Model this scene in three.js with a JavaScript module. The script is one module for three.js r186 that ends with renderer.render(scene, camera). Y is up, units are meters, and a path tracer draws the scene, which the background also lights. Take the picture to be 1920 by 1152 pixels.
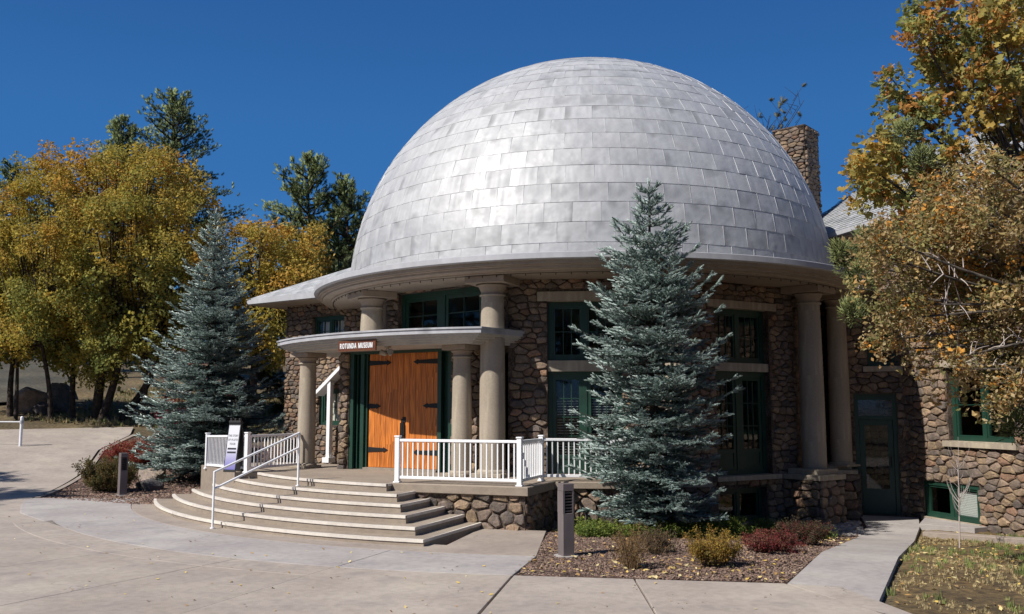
import * as THREE from 'three';
import { mergeGeometries } from 'three/addons/utils/BufferGeometryUtils.js';
import { RoundedBoxGeometry } from 'three/addons/geometries/RoundedBoxGeometry.js';
import { FontLoader } from 'three/addons/loaders/FontLoader.js';
import { TextGeometry } from 'three/addons/geometries/TextGeometry.js';

// ---------------------------------------------------------------- camera, sky, sun, exposure
const scene = new THREE.Scene();
const camera = new THREE.PerspectiveCamera(37.44, 1024 / 614, 0.1, 1500);
camera.position.set(-2.284, 2.36, 27.27);
camera.rotation.set(0.113, 0, 0);
const SUN = new THREE.Vector3(-0.5811, 0.7133, 0.3919).normalize();
const sun = new THREE.DirectionalLight(new THREE.Color(1.0, 0.955, 0.88), 4.75);
sun.position.copy(SUN).multiplyScalar(120);
sun.castShadow = true; sun.shadow.mapSize.set(4096, 4096);
Object.assign(sun.shadow.camera, { left: -50, right: 50, top: 50, bottom: -50, near: 1, far: 300 });
scene.add(sun); scene.add(sun.target);
{ // clear deep blue mountain sky, a function of elevation and of the angle to the sun only
  const W = 256, H = 128, d = new Float32Array(W * H * 4);
  const stops = [[-1, [0.16, 0.14, 0.12]], [-0.04, [0.16, 0.15, 0.14]], [0.0, [0.17, 0.33, 0.57]], [0.1, [0.054, 0.195, 0.43]], [0.25, [0.029, 0.126, 0.34]], [0.45, [0.020, 0.088, 0.265]], [1, [0.012, 0.055, 0.18]]];
  for (let j = 0; j < H; j++) for (let i = 0; i < W; i++) {
    const el = ((j + 0.5) / H - 0.5) * Math.PI, az = ((i + 0.5) / W - 0.5) * 2 * Math.PI, y = Math.sin(el);
    const dx = Math.cos(az) * Math.cos(el), dz = Math.sin(az) * Math.cos(el);
    let k = 0; while (k < stops.length - 2 && y > stops[k + 1][0]) k++;
    const t = THREE.MathUtils.smoothstep(y, stops[k][0], stops[k + 1][0]), o = (j * W + i) * 4;
    const c = Math.max(0, dx * SUN.x + y * SUN.y + dz * SUN.z), g = y > 0 ? 0.06 * Math.pow(c, 6) + 0.5 * Math.pow(c, 80) : 0;
    for (let q = 0; q < 3; q++) d[o + q] = THREE.MathUtils.lerp(stops[k][1][q], stops[k + 1][1][q], t) + g * [0.9, 0.95, 1][q];
    d[o + 3] = 1;
  }
  const sky = new THREE.DataTexture(d, W, H, THREE.RGBAFormat, THREE.FloatType);
  sky.mapping = THREE.EquirectangularReflectionMapping; sky.magFilter = THREE.LinearFilter; sky.needsUpdate = true;
  scene.background = sky; scene.environment = sky;
}
const renderer = new THREE.WebGLRenderer({ antialias: true });
renderer.toneMapping = THREE.LinearToneMapping; renderer.toneMappingExposure = 1.28;
renderer.shadowMap.enabled = true;

// ---------------------------------------------------------------- helpers
const R = THREE.MathUtils.degToRad, V = (x, y, z) => new THREE.Vector3(x, y, z), { clamp, lerp } = THREE.MathUtils;
const ss = (a, b, x) => { const t = clamp((x - a) / (b - a), 0, 1); return t * t * (3 - 2 * t); };
function rng(seed) { let s = seed >>> 0; return () => { s = (s + 0x6d2b79f5) | 0; let t = Math.imul(s ^ (s >>> 15), 1 | s); t = (t + Math.imul(t ^ (t >>> 7), 61 | t)) ^ t; return ((t ^ (t >>> 14)) >>> 0) / 4294967296; }; }
const used = new Map();
function numbered(name) { const n = used.get(name) ?? 0; used.set(name, n + 1); return n ? `${name}_${String(n).padStart(3, '0')}` : name; }
function shade(o) { o.castShadow = o.receiveShadow = true; return o; }
function thing(name, label, category, group) { const o = new THREE.Group(); o.name = numbered(name); scene.add(o); return tag(o, label, category, group); }
function tag(o, label, category, group) { o.userData.label = label; o.userData.category = category; if (group) o.userData.group = group; return o; }
function settle(root, x, y, z) { const p = V(x, y, z); root.position.add(p); root.children.forEach((c) => c.position.sub(p)); return root; }   // the thing's origin at its base
function boxUV(g, s = 1) {           // uv in metres by the main axis of each face
  const p = g.attributes.position, n = p.count, uv = new Float32Array(n * 2), a = V(), b = V(), c = V();
  for (let i = 0; i < n; i += 3) {
    a.fromBufferAttribute(p, i); b.fromBufferAttribute(p, i + 1).sub(a); c.fromBufferAttribute(p, i + 2).sub(a); b.cross(c);
    const x = Math.abs(b.x), y = Math.abs(b.y), z = Math.abs(b.z);
    for (let k = i; k < i + 3; k++) { const px = p.getX(k), py = p.getY(k), pz = p.getZ(k); uv[k * 2] = (x > y && x > z ? pz : px) * s; uv[k * 2 + 1] = (y >= x && y >= z ? pz : py) * s; }
  }
  g.setAttribute('uv', new THREE.BufferAttribute(uv, 2)); return g;
}
function merged(list, keepUV = false) {
  const l = [].concat(list).flat(9).map((g) => { const k = g.index ? g.toNonIndexed() : g; for (const n of Object.keys(k.attributes)) if (!['position', 'normal', 'uv'].includes(n)) k.deleteAttribute(n); k.morphAttributes = {}; return k; });
  const g = l.length > 1 ? mergeGeometries(l) : l[0];
  return keepUV ? g : boxUV(g);
}
function add(parent, name, geo, mat, keepUV = false) { const m = shade(new THREE.Mesh(merged(geo, keepUV), mat)); m.name = parent === scene ? numbered(name) : name; parent.add(m); return m; }
const bx = (w, h, d, x = 0, y = 0, z = 0, ry = 0, rad = 0) => { const g = rad ? new RoundedBoxGeometry(w, h, d, 1, rad) : new THREE.BoxGeometry(w, h, d); if (ry) g.rotateY(ry); return g.translate(x, y, z); };
const box6 = (x0, x1, y0, y1, z0, z1) => bx(x1 - x0, y1 - y0, z1 - z0, (x0 + x1) / 2, (y0 + y1) / 2, (z0 + z1) / 2);
function bar(a, b, r, seg = 8) { const d = b.clone().sub(a), g = new THREE.CylinderGeometry(r, r, d.length(), seg); g.applyQuaternion(new THREE.Quaternion().setFromUnitVectors(V(0, 1, 0), d.normalize())); return g.translate((a.x + b.x) / 2, (a.y + b.y) / 2, (a.z + b.z) / 2); }
function limb(pts, r0, r1, seg = 6, rad = 6) {
  const c = new THREE.CatmullRomCurve3(pts), g = new THREE.TubeGeometry(c, seg, 1, rad, false), p = g.attributes.position, q = V(), o = V();
  for (let i = 0; i <= seg; i++) { c.getPointAt(i / seg, o); const r = lerp(r0, r1, i / seg); for (let k = 0; k <= rad; k++) { const n = i * (rad + 1) + k; q.fromBufferAttribute(p, n).sub(o).multiplyScalar(r).add(o); p.setXYZ(n, q.x, q.y, q.z); } }
  const uv = g.attributes.uv, L = c.getLength(); for (let i = 0; i < uv.count; i++) uv.setXY(i, uv.getX(i) * L, uv.getY(i) * Math.max(0.3, 6.28 * r0));
  return g;
}
const crisp = (pts, seg) => pts.slice(1).map((p, i) => new THREE.LatheGeometry([new THREE.Vector2(...pts[i]), new THREE.Vector2(...p)], seg));
const lathe = (pts, seg = 48) => new THREE.LatheGeometry(pts.map(([r, y]) => new THREE.Vector2(r, y)), seg);
function slab(pts, y0, y1, bevel = 0) {   // polygon of [x, z] raised from y0 to y1
  const s = new THREE.Shape(pts.map(([x, z]) => new THREE.Vector2(x, -z)));
  return new THREE.ExtrudeGeometry(s, { depth: y1 - y0 - bevel, bevelEnabled: bevel > 0, bevelThickness: bevel, bevelSize: bevel, bevelOffset: -bevel, bevelSegments: 1, curveSegments: 4 }).rotateX(-Math.PI / 2).translate(0, y0 + (bevel ? 0 : 0), 0);
}
const pol = (r, deg) => [r * Math.sin(R(deg)), r * Math.cos(R(deg))];
const arc = (r, a0, a1, n) => Array.from({ length: n + 1 }, (_, i) => pol(r, lerp(a0, a1, i / n)));

// ---------------------------------------------------------------- textures
const perm = (() => { const r = rng(7), a = Array.from({ length: 4096 }, () => r()); return (x, y, s) => a[((x * 157 + y * 2741 + s * 911) ^ (y * 13)) & 4095]; })();
function vnoise(x, y, per, s = 0) {
  const i = Math.floor(x), j = Math.floor(y), u = x - i, v = y - j, a = u * u * (3 - 2 * u), b = v * v * (3 - 2 * v), w = (n) => ((n % per) + per) % per;
  return lerp(lerp(perm(w(i), w(j), s), perm(w(i + 1), w(j), s), a), lerp(perm(w(i), w(j + 1), s), perm(w(i + 1), w(j + 1), s), a), b);
}
function fbm(u, v, f, oct, s = 0, fy = f) { let t = 0, a = 0.5, n = 0; for (let o = 0; o < oct; o++) { const m = Math.max(f, fy); t += a * vnoise(u * f, v * fy * 1, m === f && f === fy ? f : m * 64, s + o); n += a; a *= 0.5; f *= 2; fy *= 2; } return t / n; }
function tex(size, fn, srgb, metres = 1) {
  const d = new Uint8Array(size * size * 4);
  for (let j = 0; j < size; j++) for (let i = 0; i < size; i++) { const c = fn(i / size, j / size), o = (j * size + i) * 4; for (let k = 0; k < 3; k++) d[o + k] = clamp(Math.round((c.length ? c[k] : c) * 255), 0, 255); d[o + 3] = 255; }
  const t = new THREE.DataTexture(d, size, size); t.wrapS = t.wrapT = THREE.RepeatWrapping; t.magFilter = t.minFilter = THREE.LinearFilter; t.repeat.set(1 / metres, 1 / metres);
  if (srgb) t.colorSpace = THREE.SRGBColorSpace; t.needsUpdate = true; return t;
}
const T = {
  concrete: tex(1024, (u, v) => { const b = fbm(u, v, 4, 4, 1), f = fbm(u, v, 64, 3, 9), s = fbm(u, v, 10, 3, 21), k = 0.80 + 0.19 * b + 0.13 * (f - 0.5) - (s > 0.6 ? 0.25 * (s - 0.6) : 0) - (f > 0.72 ? 0.3 * (f - 0.72) : 0) - (fbm(u, v, 3, 2, 160) > 0.56 ? 0.22 * Math.max(0, 1 - Math.abs(fbm(u, v, 6, 4, 165) - 0.5) / 0.006) : 0); return [k, k * (0.995 + 0.02 * (b - 0.5)), k * (0.985 + 0.03 * (s - 0.5))]; }, true, 5),
  column: tex(512, (u, v) => { const a = fbm(u, v, 3, 4, 140), w = vnoise(u * 26 + a * 2, v * 2, 4096, 143), f = fbm(u, v, 70, 2, 145), k = 0.80 + 0.16 * a + 0.14 * (w - 0.5) * (0.4 + a) + 0.08 * (f - 0.5); return [k, k * (0.985 + 0.02 * w), k * 0.97]; }, true, 1.6),
  grain: tex(512, (u, v) => 0.35 * fbm(u, v, 24, 3, 3) + 0.65 * fbm(u, v, 96, 2, 5), false, 1.2),
  stone: tex(512, (u, v) => { const a = fbm(u, v, 5, 4, 30), b = fbm(u, v, 48, 3, 34), c = fbm(u, v, 16, 3, 38), k = 0.62 + 0.40 * a + 0.34 * (b - 0.5); const l = c > 0.66 ? 0.08 : 0; return [k + l, k + l * 0.95 - 0.03 * (a - 0.5), k + l * 0.7 - 0.08 * (c - 0.5)]; }, true, 0.9),
  stoneB: tex(512, (u, v) => 0.5 * fbm(u, v, 8, 3, 41) + 0.5 * fbm(u, v, 40, 3, 45), false, 0.9),
  metal: tex(1024, (u, v) => { const a = fbm(u, v, 3, 4, 50), b = vnoise(u * 60, v * 6, 60, 53), c = fbm(u, v, 30, 2, 55), e = fbm(u, v, 7, 3, 57), k = 0.78 + 0.20 * a + 0.10 * (b - 0.5) * a + 0.06 * (c - 0.5) - (e > 0.6 ? 0.5 * (e - 0.6) : 0); return [k, k, k * 1.005]; }, true, 3.7),
  metalR: tex(1024, (u, v) => 0.44 + 0.42 * fbm(u, v, 5, 4, 60) + 0.14 * (vnoise(u * 50, v * 5, 50, 63) - 0.5), false, 4.3),
  metalB: tex(512, (u, v) => 0.75 * fbm(u, v, 5, 3, 70) + 0.25 * fbm(u, v, 20, 2, 74), false, 2.6),
  wood: tex(512, (u, v) => { const w = fbm(u, v, 2, 2, 80), g = vnoise(u * 70 + w * 8, v * 3, 4096, 83), f = vnoise(u * 220 + w * 6, v * 7, 4096, 84), k = 0.62 + 0.34 * g + 0.18 * (f - 0.5); return [k + 0.08, k * 0.92, k * 0.78]; }, true, 1.3),
  soil: tex(1024, (u, v) => { const a = fbm(u, v, 8, 4, 90), b = fbm(u, v, 90, 3, 94), k = 0.40 + 0.5 * a + 0.7 * (b - 0.5); return [k * 1.05, k * 0.98, k * 0.94]; }, true, 2.4),
  ground: tex(1024, (u, v) => { const a = fbm(u, v, 3, 5, 100), b = fbm(u, v, 80, 3, 105), c = fbm(u, v, 12, 3, 109), k = 0.45 + 0.35 * a + 0.45 * (b - 0.5); return [k + 0.06 * c, k, k * 0.86 - 0.05 * c]; }, true, 7),
  bark: tex(512, (u, v) => { const g = fbm(u, v, 14, 3, 120), s = vnoise(u * 8, v * 40, 64, 124), k = 0.35 + 0.5 * g + 0.3 * (s - 0.5); return [k, k * 0.96, k * 0.92]; }, true, 0.8),
};
const C = (r, g, b) => new THREE.Color().setRGB(r, g, b);
const S = (o) => new THREE.MeshStandardMaterial({ roughness: 0.8, ...o });
const M = {
  concrete: S({ color: C(0.40, 0.335, 0.285), map: T.concrete, bumpMap: T.grain, bumpScale: 0.003, roughness: 0.88 }),
  concreteGrey: S({ color: C(0.45, 0.415, 0.40), map: T.concrete, bumpMap: T.grain, bumpScale: 0.003, roughness: 0.85 }),
  step: S({ color: C(0.36, 0.295, 0.235), map: T.concrete, bumpMap: T.grain, bumpScale: 0.003, roughness: 0.9 }),
  nosing: S({ color: C(0.80, 0.74, 0.67), map: T.concrete, roughness: 0.7 }),
  column: S({ color: C(0.47, 0.40, 0.32), map: T.column, bumpMap: T.grain, bumpScale: 0.002, roughness: 0.8 }),
  cap: S({ color: C(0.40, 0.32, 0.25), map: T.concrete, bumpMap: T.grain, bumpScale: 0.002 }),
  mortar: S({ color: C(0.20, 0.165, 0.135), map: T.soil, roughness: 0.95 }),
  stone: S({ color: C(1, 1, 1), vertexColors: true, map: T.stone, bumpMap: T.stoneB, bumpScale: 0.012, roughness: 0.88 }),
  cream: S({ color: C(0.43, 0.355, 0.285), map: T.concrete, roughness: 0.6 }),
  fascia: S({ color: C(0.56, 0.56, 0.58), map: T.metal, roughness: 0.45 }),
  white: S({ color: C(0.80, 0.80, 0.81), roughness: 0.42 }),
  green: S({ color: C(0.016, 0.062, 0.040), map: T.metal, roughness: 0.45 }),
  iron: S({ color: C(0.014, 0.013, 0.013), roughness: 0.55, metalness: 0.3 }),
  glass: new THREE.MeshPhysicalMaterial({ color: C(0.93, 0.96, 0.95), transmission: 1, thickness: 0, roughness: 0.03, ior: 1.52 }),
  inner: S({ color: C(0.34, 0.30, 0.26), roughness: 0.95 }),
  blind: S({ color: C(0.62, 0.63, 0.60), roughness: 0.6 }),
  shingle: S({ color: C(0.47, 0.48, 0.50), map: T.stone, bumpMap: T.grain, bumpScale: 0.004, roughness: 0.9 }),
  bollard: S({ color: C(0.20, 0.165, 0.158), map: T.metal, roughness: 0.55 }),
  black: S({ color: C(0.012, 0.012, 0.013), roughness: 0.5 }),
  bark: S({ color: C(0.13, 0.10, 0.08), map: T.bark, bumpMap: T.bark, bumpScale: 0.02, roughness: 0.95 }),
  barkGrey: S({ color: C(0.24, 0.215, 0.19), map: T.bark, bumpMap: T.bark, bumpScale: 0.012, roughness: 0.95 }),
  barkPine: S({ color: C(0.20, 0.12, 0.075), map: T.bark, bumpMap: T.bark, bumpScale: 0.02, roughness: 0.95 }),
  soil: S({ color: C(0.15, 0.095, 0.07), map: T.soil, bumpMap: T.soil, bumpScale: 0.02, roughness: 1 }),
  litter: S({ color: C(0.27, 0.215, 0.155), map: T.ground, bumpMap: T.soil, bumpScale: 0.02, roughness: 1 }),
  lawn: S({ color: C(0.30, 0.215, 0.13), map: T.ground, bumpMap: T.soil, bumpScale: 0.02, roughness: 1 }),
  asphalt: S({ color: C(0.15, 0.145, 0.15), map: T.ground, roughness: 0.95 }),
  leaf: new THREE.MeshPhysicalMaterial({ color: C(1, 1, 1), transmission: 0.42, thickness: 0, roughness: 0.95, side: THREE.DoubleSide, specularIntensity: 0.3 }),
  spruceNeedle: new THREE.MeshPhysicalMaterial({ color: C(1, 1, 1), transmission: 0.4, thickness: 0, roughness: 0.6, side: THREE.DoubleSide, specularIntensity: 1 }),
  dull: S({ color: C(1, 1, 1), roughness: 1 }),
  needle: S({ color: C(1, 1, 1), roughness: 0.7, side: THREE.DoubleSide }),
};
M.dome = [0, 1, 2, 3].map((i) => S({ color: C(...[[0.565, 0.567, 0.572], [0.56, 0.562, 0.567], [0.57, 0.572, 0.577], [0.552, 0.555, 0.56]][i]), map: T.metal, roughnessMap: T.metalR, roughness: 1, metalness: 0.26, bumpMap: T.metalB, bumpScale: 0.02 }));
M.wood = [[0.67, 0.30, 0.06], [0.63, 0.28, 0.055], [0.70, 0.32, 0.068]].map((c) => S({ color: C(...c), map: T.wood, bumpMap: T.wood, bumpScale: 0.0008, roughness: 0.5 }));

// ---------------------------------------------------------------- terrain
function ground(x, z) {
  const s = 1.5 - z + 0.35 * Math.max(0, -x - 12);
  let l = Math.min(9, s <= 0 ? 0 : s < 8 ? 0.008 * s * s : 0.512 + 0.128 * (s - 8)) * (1 - ss(-9, -4, x));
  l += 0.3 * Math.exp(-((x + 9.3) ** 2 + (z - 2.4) ** 2) / 2.4);
  return l - clamp((x + 2) * 0.45 - (z - 9.5) * 0.9, 0, 5) * 0.075 * ss(-3.5, -1.5, x);
}
function along(line, t) { let L = 0; const n = line.length - 1, d = []; for (let i = 0; i < n; i++) { const q = Math.hypot(line[i + 1][0] - line[i][0], line[i + 1][1] - line[i][1]); d.push(q); L += q; } t *= L; for (let i = 0; i < n; i++) { if (t <= d[i] || i === n - 1) { const k = d[i] ? t / d[i] : 0; return [lerp(line[i][0], line[i + 1][0], k), lerp(line[i][1], line[i + 1][1], k)]; } t -= d[i]; } }
function sheet(a, b, nu, nv, lift, rough = 0, seed = 1) {   // a strip between two lines of [x, z], lying on the terrain
  const pos = [], uv = [], idx = [], r = rng(seed);
  for (let i = 0; i <= nu; i++) { const p = along(a, i / nu), q = along(b, i / nu); for (let j = 0; j <= nv; j++) { const x = lerp(p[0], q[0], j / nv), z = lerp(p[1], q[1], j / nv), e = i > 0 && i < nu && j > 0 && j < nv; pos.push(x, ground(x, z) + lift + (e ? rough * (r() + fbm(x / 9 + 9, z / 9 + 9, 9, 2, 2) * 2 - 1) : 0), z); uv.push(x, -z); } }
  for (let i = 0; i < nu; i++) for (let j = 0; j < nv; j++) { const o = i * (nv + 1) + j, w = nv + 1; idx.push(o, o + 1, o + w, o + 1, o + w + 1, o + w); }
  const g = new THREE.BufferGeometry(); g.setAttribute('position', new THREE.Float32BufferAttribute(pos, 3)); g.setAttribute('uv', new THREE.Float32BufferAttribute(uv, 2)); g.setIndex(idx); g.computeVertexNormals();
  if (g.attributes.normal.getY(Math.floor(pos.length / 6)) < 0) { const ix = g.index.array; for (let i = 0; i < ix.length; i += 3) { const t = ix[i]; ix[i] = ix[i + 1]; ix[i + 1] = t; } g.computeVertexNormals(); }
  return g;
}
function structure(name, geo, mat, keepUV = true) { const m = add(scene, name, geo, mat, keepUV); m.userData.kind = 'structure'; return m; }
{
  const ax = (lo, a, b, hi, f, c) => { const l = []; for (let x = lo; x < a; x += c) l.push(x); for (let x = a; x <= b; x += f) l.push(x); for (let x = b + c; x <= hi; x += c) l.push(x); return l; };
  const xs = ax(-400, -48, 24, 400, 1, 16), zs = ax(-400, -56, 36, 300, 1, 16), pos = [], uv = [], idx = [];
  for (const z of zs) for (const x of xs) { pos.push(x, ground(x, z) - 0.06 + (z < -14 || x < -26 ? 0.25 * (fbm(x / 40 + 20, z / 40 + 20, 6, 3, 4) - 0.5) : 0), z); uv.push(x, -z); }
  for (let j = 0; j < zs.length - 1; j++) for (let i = 0; i < xs.length - 1; i++) { const o = j * xs.length + i; idx.push(o, o + xs.length, o + 1, o + 1, o + xs.length, o + xs.length + 1); }
  const g = new THREE.BufferGeometry(); g.setAttribute('position', new THREE.Float32BufferAttribute(pos, 3)); g.setAttribute('uv', new THREE.Float32BufferAttribute(uv, 2)); g.setIndex(idx); g.computeVertexNormals();
  structure('ground', g, M.litter);
}

// ---------------------------------------------------------------- rubble masonry, walls, windows
camera.updateMatrixWorld(true); camera.updateProjectionMatrix();
const VIEW = new THREE.Matrix4().multiplyMatrices(camera.projectionMatrix, camera.matrixWorldInverse.copy(camera.matrixWorld).invert());
function clip(poly, nx, ny, d) { const out = []; for (let i = 0; i < poly.length; i++) { const p = poly[i], q = poly[(i + 1) % poly.length], a = p[0] * nx + p[1] * ny - d, b = q[0] * nx + q[1] * ny - d; if (a <= 0) out.push(p); if ((a < 0 && b > 0) || (a > 0 && b < 0)) { const t = a / (a - b); out.push([lerp(p[0], q[0], t), lerp(p[1], q[1], t)]); } } return out; }
const area2 = (p) => { let s = 0; for (let i = 0; i < p.length; i++) { const a = p[i], b = p[(i + 1) % p.length]; s += a[0] * b[1] - b[0] * a[1]; } return s / 2; };
function stoneGeo(poly, h, r, color) {
  let p = []; for (let i = 0; i < poly.length; i++) { const a = poly[i], b = poly[(i + 1) % poly.length], k = 0.09 + 0.13 * r(); p.push([lerp(a[0], b[0], k), lerp(a[1], b[1], k)], [lerp(a[0], b[0], 1 - k), lerp(a[1], b[1], 1 - k)]); }
  while (p.length > 10) { let m = 9, w = 0; for (let i = 0; i < p.length; i++) { const a = Math.abs(area2([p.at(i - 1), p[i], p[(i + 1) % p.length]])); if (a < m) { m = a; w = i; } } p.splice(w, 1); }
  const n = p.length; let cx = 0, cy = 0; for (const q of p) { cx += q[0] / n; cy += q[1] / n; }
  const pos = [], idx = [], tx = (r() - 0.5) * 0.5, ty = (r() - 0.5) * 0.5, ring = (k, z, j) => { for (const q of p) { const x = (q[0] - cx) * k, y = (q[1] - cy) * k; pos.push(x * (1 + j * (r() - 0.5)), y * (1 + j * (r() - 0.5)), z * (1 + j * (r() - 0.5)) + (z > 0.01 ? (x * tx + y * ty) * Math.min(1, h / 0.05) * 0.5 : 0)); } };
  ring(1, -0.02, 0); ring(0.95, h * 0.66, 0.18); ring(0.74, h, 0.24); pos.push((r() - 0.5) * 0.04, (r() - 0.5) * 0.03, h * (0.95 + 0.2 * r()));
  for (let k = 0; k < 2; k++) for (let i = 0; i < n; i++) { const j = (i + 1) % n; idx.push(k * n + i, k * n + j, k * n + n + i, k * n + j, k * n + n + j, k * n + n + i); }
  for (let i = 0; i < n; i++) idx.push(2 * n + i, 2 * n + ((i + 1) % n), 3 * n);
  const g = new THREE.BufferGeometry(), m = pos.length / 3, uv = [], col = [], ou = r() * 9, ov = r() * 9; for (let i = 0; i < m; i++) { uv.push(pos[i * 3] + ou, pos[i * 3 + 1] + ov); col.push(...color); }
  g.setAttribute('position', new THREE.Float32BufferAttribute(pos, 3)); g.setAttribute('uv', new THREE.Float32BufferAttribute(uv, 2)); g.setAttribute('color', new THREE.Float32BufferAttribute(col, 3)); g.setIndex(idx); const q = g.toNonIndexed(); q.computeVertexNormals();
  return { g: q, cx, cy };
}
const WARM = [[0.34, 0.235, 0.155], [0.29, 0.20, 0.14], [0.25, 0.18, 0.14], [0.21, 0.16, 0.13], [0.37, 0.26, 0.165], [0.31, 0.185, 0.12], [0.26, 0.195, 0.15], [0.34, 0.24, 0.155], [0.17, 0.135, 0.115], [0.31, 0.225, 0.165]];
const bank = new Map();
function stones(root, wallMesh, u0, u1, v0, v1, holes, o) {
  const r = rng(o.seed), cw = o.cw, ch = o.ch, K = (cw / ch) * 0.85, seeds = [], gap = o.gap ?? 0.007;
  for (let v = v0 - ch; v < v1 + ch;) { const h = ch * (0.55 + 0.95 * r()); for (let u = u0 - cw * (1 + r()); u < u1 + cw;) { const w = cw * (0.45 + 1.25 * r()); seeds.push([u + w / 2, v + h / 2 + (r() - 0.5) * h * 0.55]); u += w; } v += h; }
  const cell = cw * 1.4, grid = new Map(), key = (a, b) => a * 4096 + b; seeds.forEach((s, i) => { const k = key(Math.floor(s[0] / cell) + 999, Math.floor(s[1] / cell) + 999); if (!grid.has(k)) grid.set(k, []); grid.get(k).push(i); });
  const list = bank.get(root) ?? []; bank.set(root, list);
  for (let i = 0; i < seeds.length; i++) {
    const [su, sv] = seeds[i]; if (su < u0 || su > u1 || sv < v0 || sv > v1) continue;
    if (holes.some((h) => su > h[0] - 0.02 && su < h[1] + 0.02 && sv > h[2] - 0.02 && sv < h[3] + 0.02)) continue;
    const e = 0.002; let p = [[Math.max(u0 + e, su - 2 * cw), Math.max(v0 + e, sv - 2 * ch)], [Math.min(u1 - e, su + 2 * cw), Math.max(v0 + e, sv - 2 * ch)], [Math.min(u1 - e, su + 2 * cw), Math.min(v1 - e, sv + 2 * ch)], [Math.max(u0 + e, su - 2 * cw), Math.min(v1 - e, sv + 2 * ch)]];
    const gu = Math.floor(su / cell) + 999, gv = Math.floor(sv / cell) + 999;
    for (let a = -2; a <= 2; a++) for (let b = -2; b <= 2; b++) for (const j of grid.get(key(gu + a, gv + b)) ?? []) { if (j === i) continue; const du = seeds[j][0] - su, dv = (seeds[j][1] - sv) * K * K, L = Math.hypot(du, dv) || 1, nx = du / L, ny = dv / L; p = clip(p, nx, ny, ((su + seeds[j][0]) / 2) * nx + ((sv + seeds[j][1]) / 2) * ny - gap * (0.5 + r())); if (p.length < 3) break; }
    for (const h of holes) { if (p.length < 3) break; const c = [[h[0] - su, 1, 0, h[0] - 0.004], [su - h[1], -1, 0, -h[1] - 0.004], [h[2] - sv, 0, 1, h[2] - 0.004], [sv - h[3], 0, -1, -h[3] - 0.004]].sort((a, b) => b[0] - a[0])[0]; if (p.some((q) => q[0] > h[0] && q[0] < h[1] && q[1] > h[2] && q[1] < h[3]) || c[0] < cw) { if (p.some((q) => q[0] * c[1] + q[1] * c[2] > c[3]) && su > h[0] - cw * 2 && su < h[1] + cw * 2 && sv > h[2] - ch * 2 && sv < h[3] + ch * 2) { const inU = Math.max(...p.map((q) => q[0])) > h[0] && Math.min(...p.map((q) => q[0])) < h[1], inV = Math.max(...p.map((q) => q[1])) > h[2] && Math.min(...p.map((q) => q[1])) < h[3]; if (inU && inV) p = clip(p, c[1], c[2], c[3]); } } }
    if (p.length < 3) continue; const A = Math.abs(area2(p)); if (A < 0.0016) continue;
    const pick = WARM[Math.floor(r() * WARM.length)], k = (0.8 + 0.4 * r()) * (o.tone ?? 1), s = stoneGeo(p, (o.h ?? 0.055) * (0.65 + 0.8 * r()), r, pick.map((c) => c * k));
    list.push({ ...s, wall: wallMesh, A });
  }
}
function flushStones(root) {
  const list = bank.get(root), p = V(), n = V(); root.updateMatrixWorld(true);
  for (const s of list) { p.set(s.cx, s.cy, 0).applyMatrix4(s.wall.matrixWorld); n.set(0, 0, 1).transformDirection(s.wall.matrixWorld); const d = camera.position.clone().sub(p), q = p.clone().applyMatrix4(VIEW); const f = n.dot(d.clone().normalize()); s.px = f > 0 && Math.abs(q.x) < 1 && Math.abs(q.y) < 1 ? (s.A * f) / d.lengthSq() : 0; }
  list.sort((a, b) => b.px - a.px);
  const rest = [];
  list.forEach((s, i) => { if (i < 300 && s.px > 0) { const m = shade(new THREE.Mesh(s.g, M.stone)); m.name = 'stone'; m.position.set(s.cx, s.cy, 0); s.wall.add(m); } else { s.g.translate(s.cx, s.cy, 0); s.wall.updateMatrix(); s.g.applyMatrix4(s.wall.matrix); rest.push(s.g); } });
  if (rest.length) { const m = shade(new THREE.Mesh(mergeGeometries(rest), M.stone)); m.name = 'stone_masonry'; m.userData.kind = 'stuff'; root.add(m); }
}
function wall(root, name, a, ox, oz, u0, u1, v0, v1, holes, o) {
  const us = [...new Set([u0, u1, ...holes.flatMap((h) => [clamp(h[0], u0, u1), clamp(h[1], u0, u1)])])].sort((x, y) => x - y), vs = [...new Set([v0, v1, ...holes.flatMap((h) => [clamp(h[2], v0, v1), clamp(h[3], v0, v1)])])].sort((x, y) => x - y), g = [], t = o.t ?? 0.34;
  for (let i = 0; i < us.length - 1; i++) for (let j = 0; j < vs.length - 1; j++) { const cu = (us[i] + us[i + 1]) / 2, cv = (vs[j] + vs[j + 1]) / 2; if (!holes.some((h) => cu > h[0] && cu < h[1] && cv > h[2] && cv < h[3])) g.push(box6(us[i], us[i + 1], vs[j], vs[j + 1], -t, 0)); }
  const m = add(root, name, g, o.mat ?? M.mortar); m.position.set(ox, 0, oz); m.rotation.y = R(a);
  if (o.cw) stones(root, m, u0, u1, v0, v1, holes, o);
  return m;
}
function framed(root, name, a, ox, oz) { const g = new THREE.Group(); g.name = name; g.position.set(ox, 0, oz); g.rotation.y = R(a); root.add(g); return g; }
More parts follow.
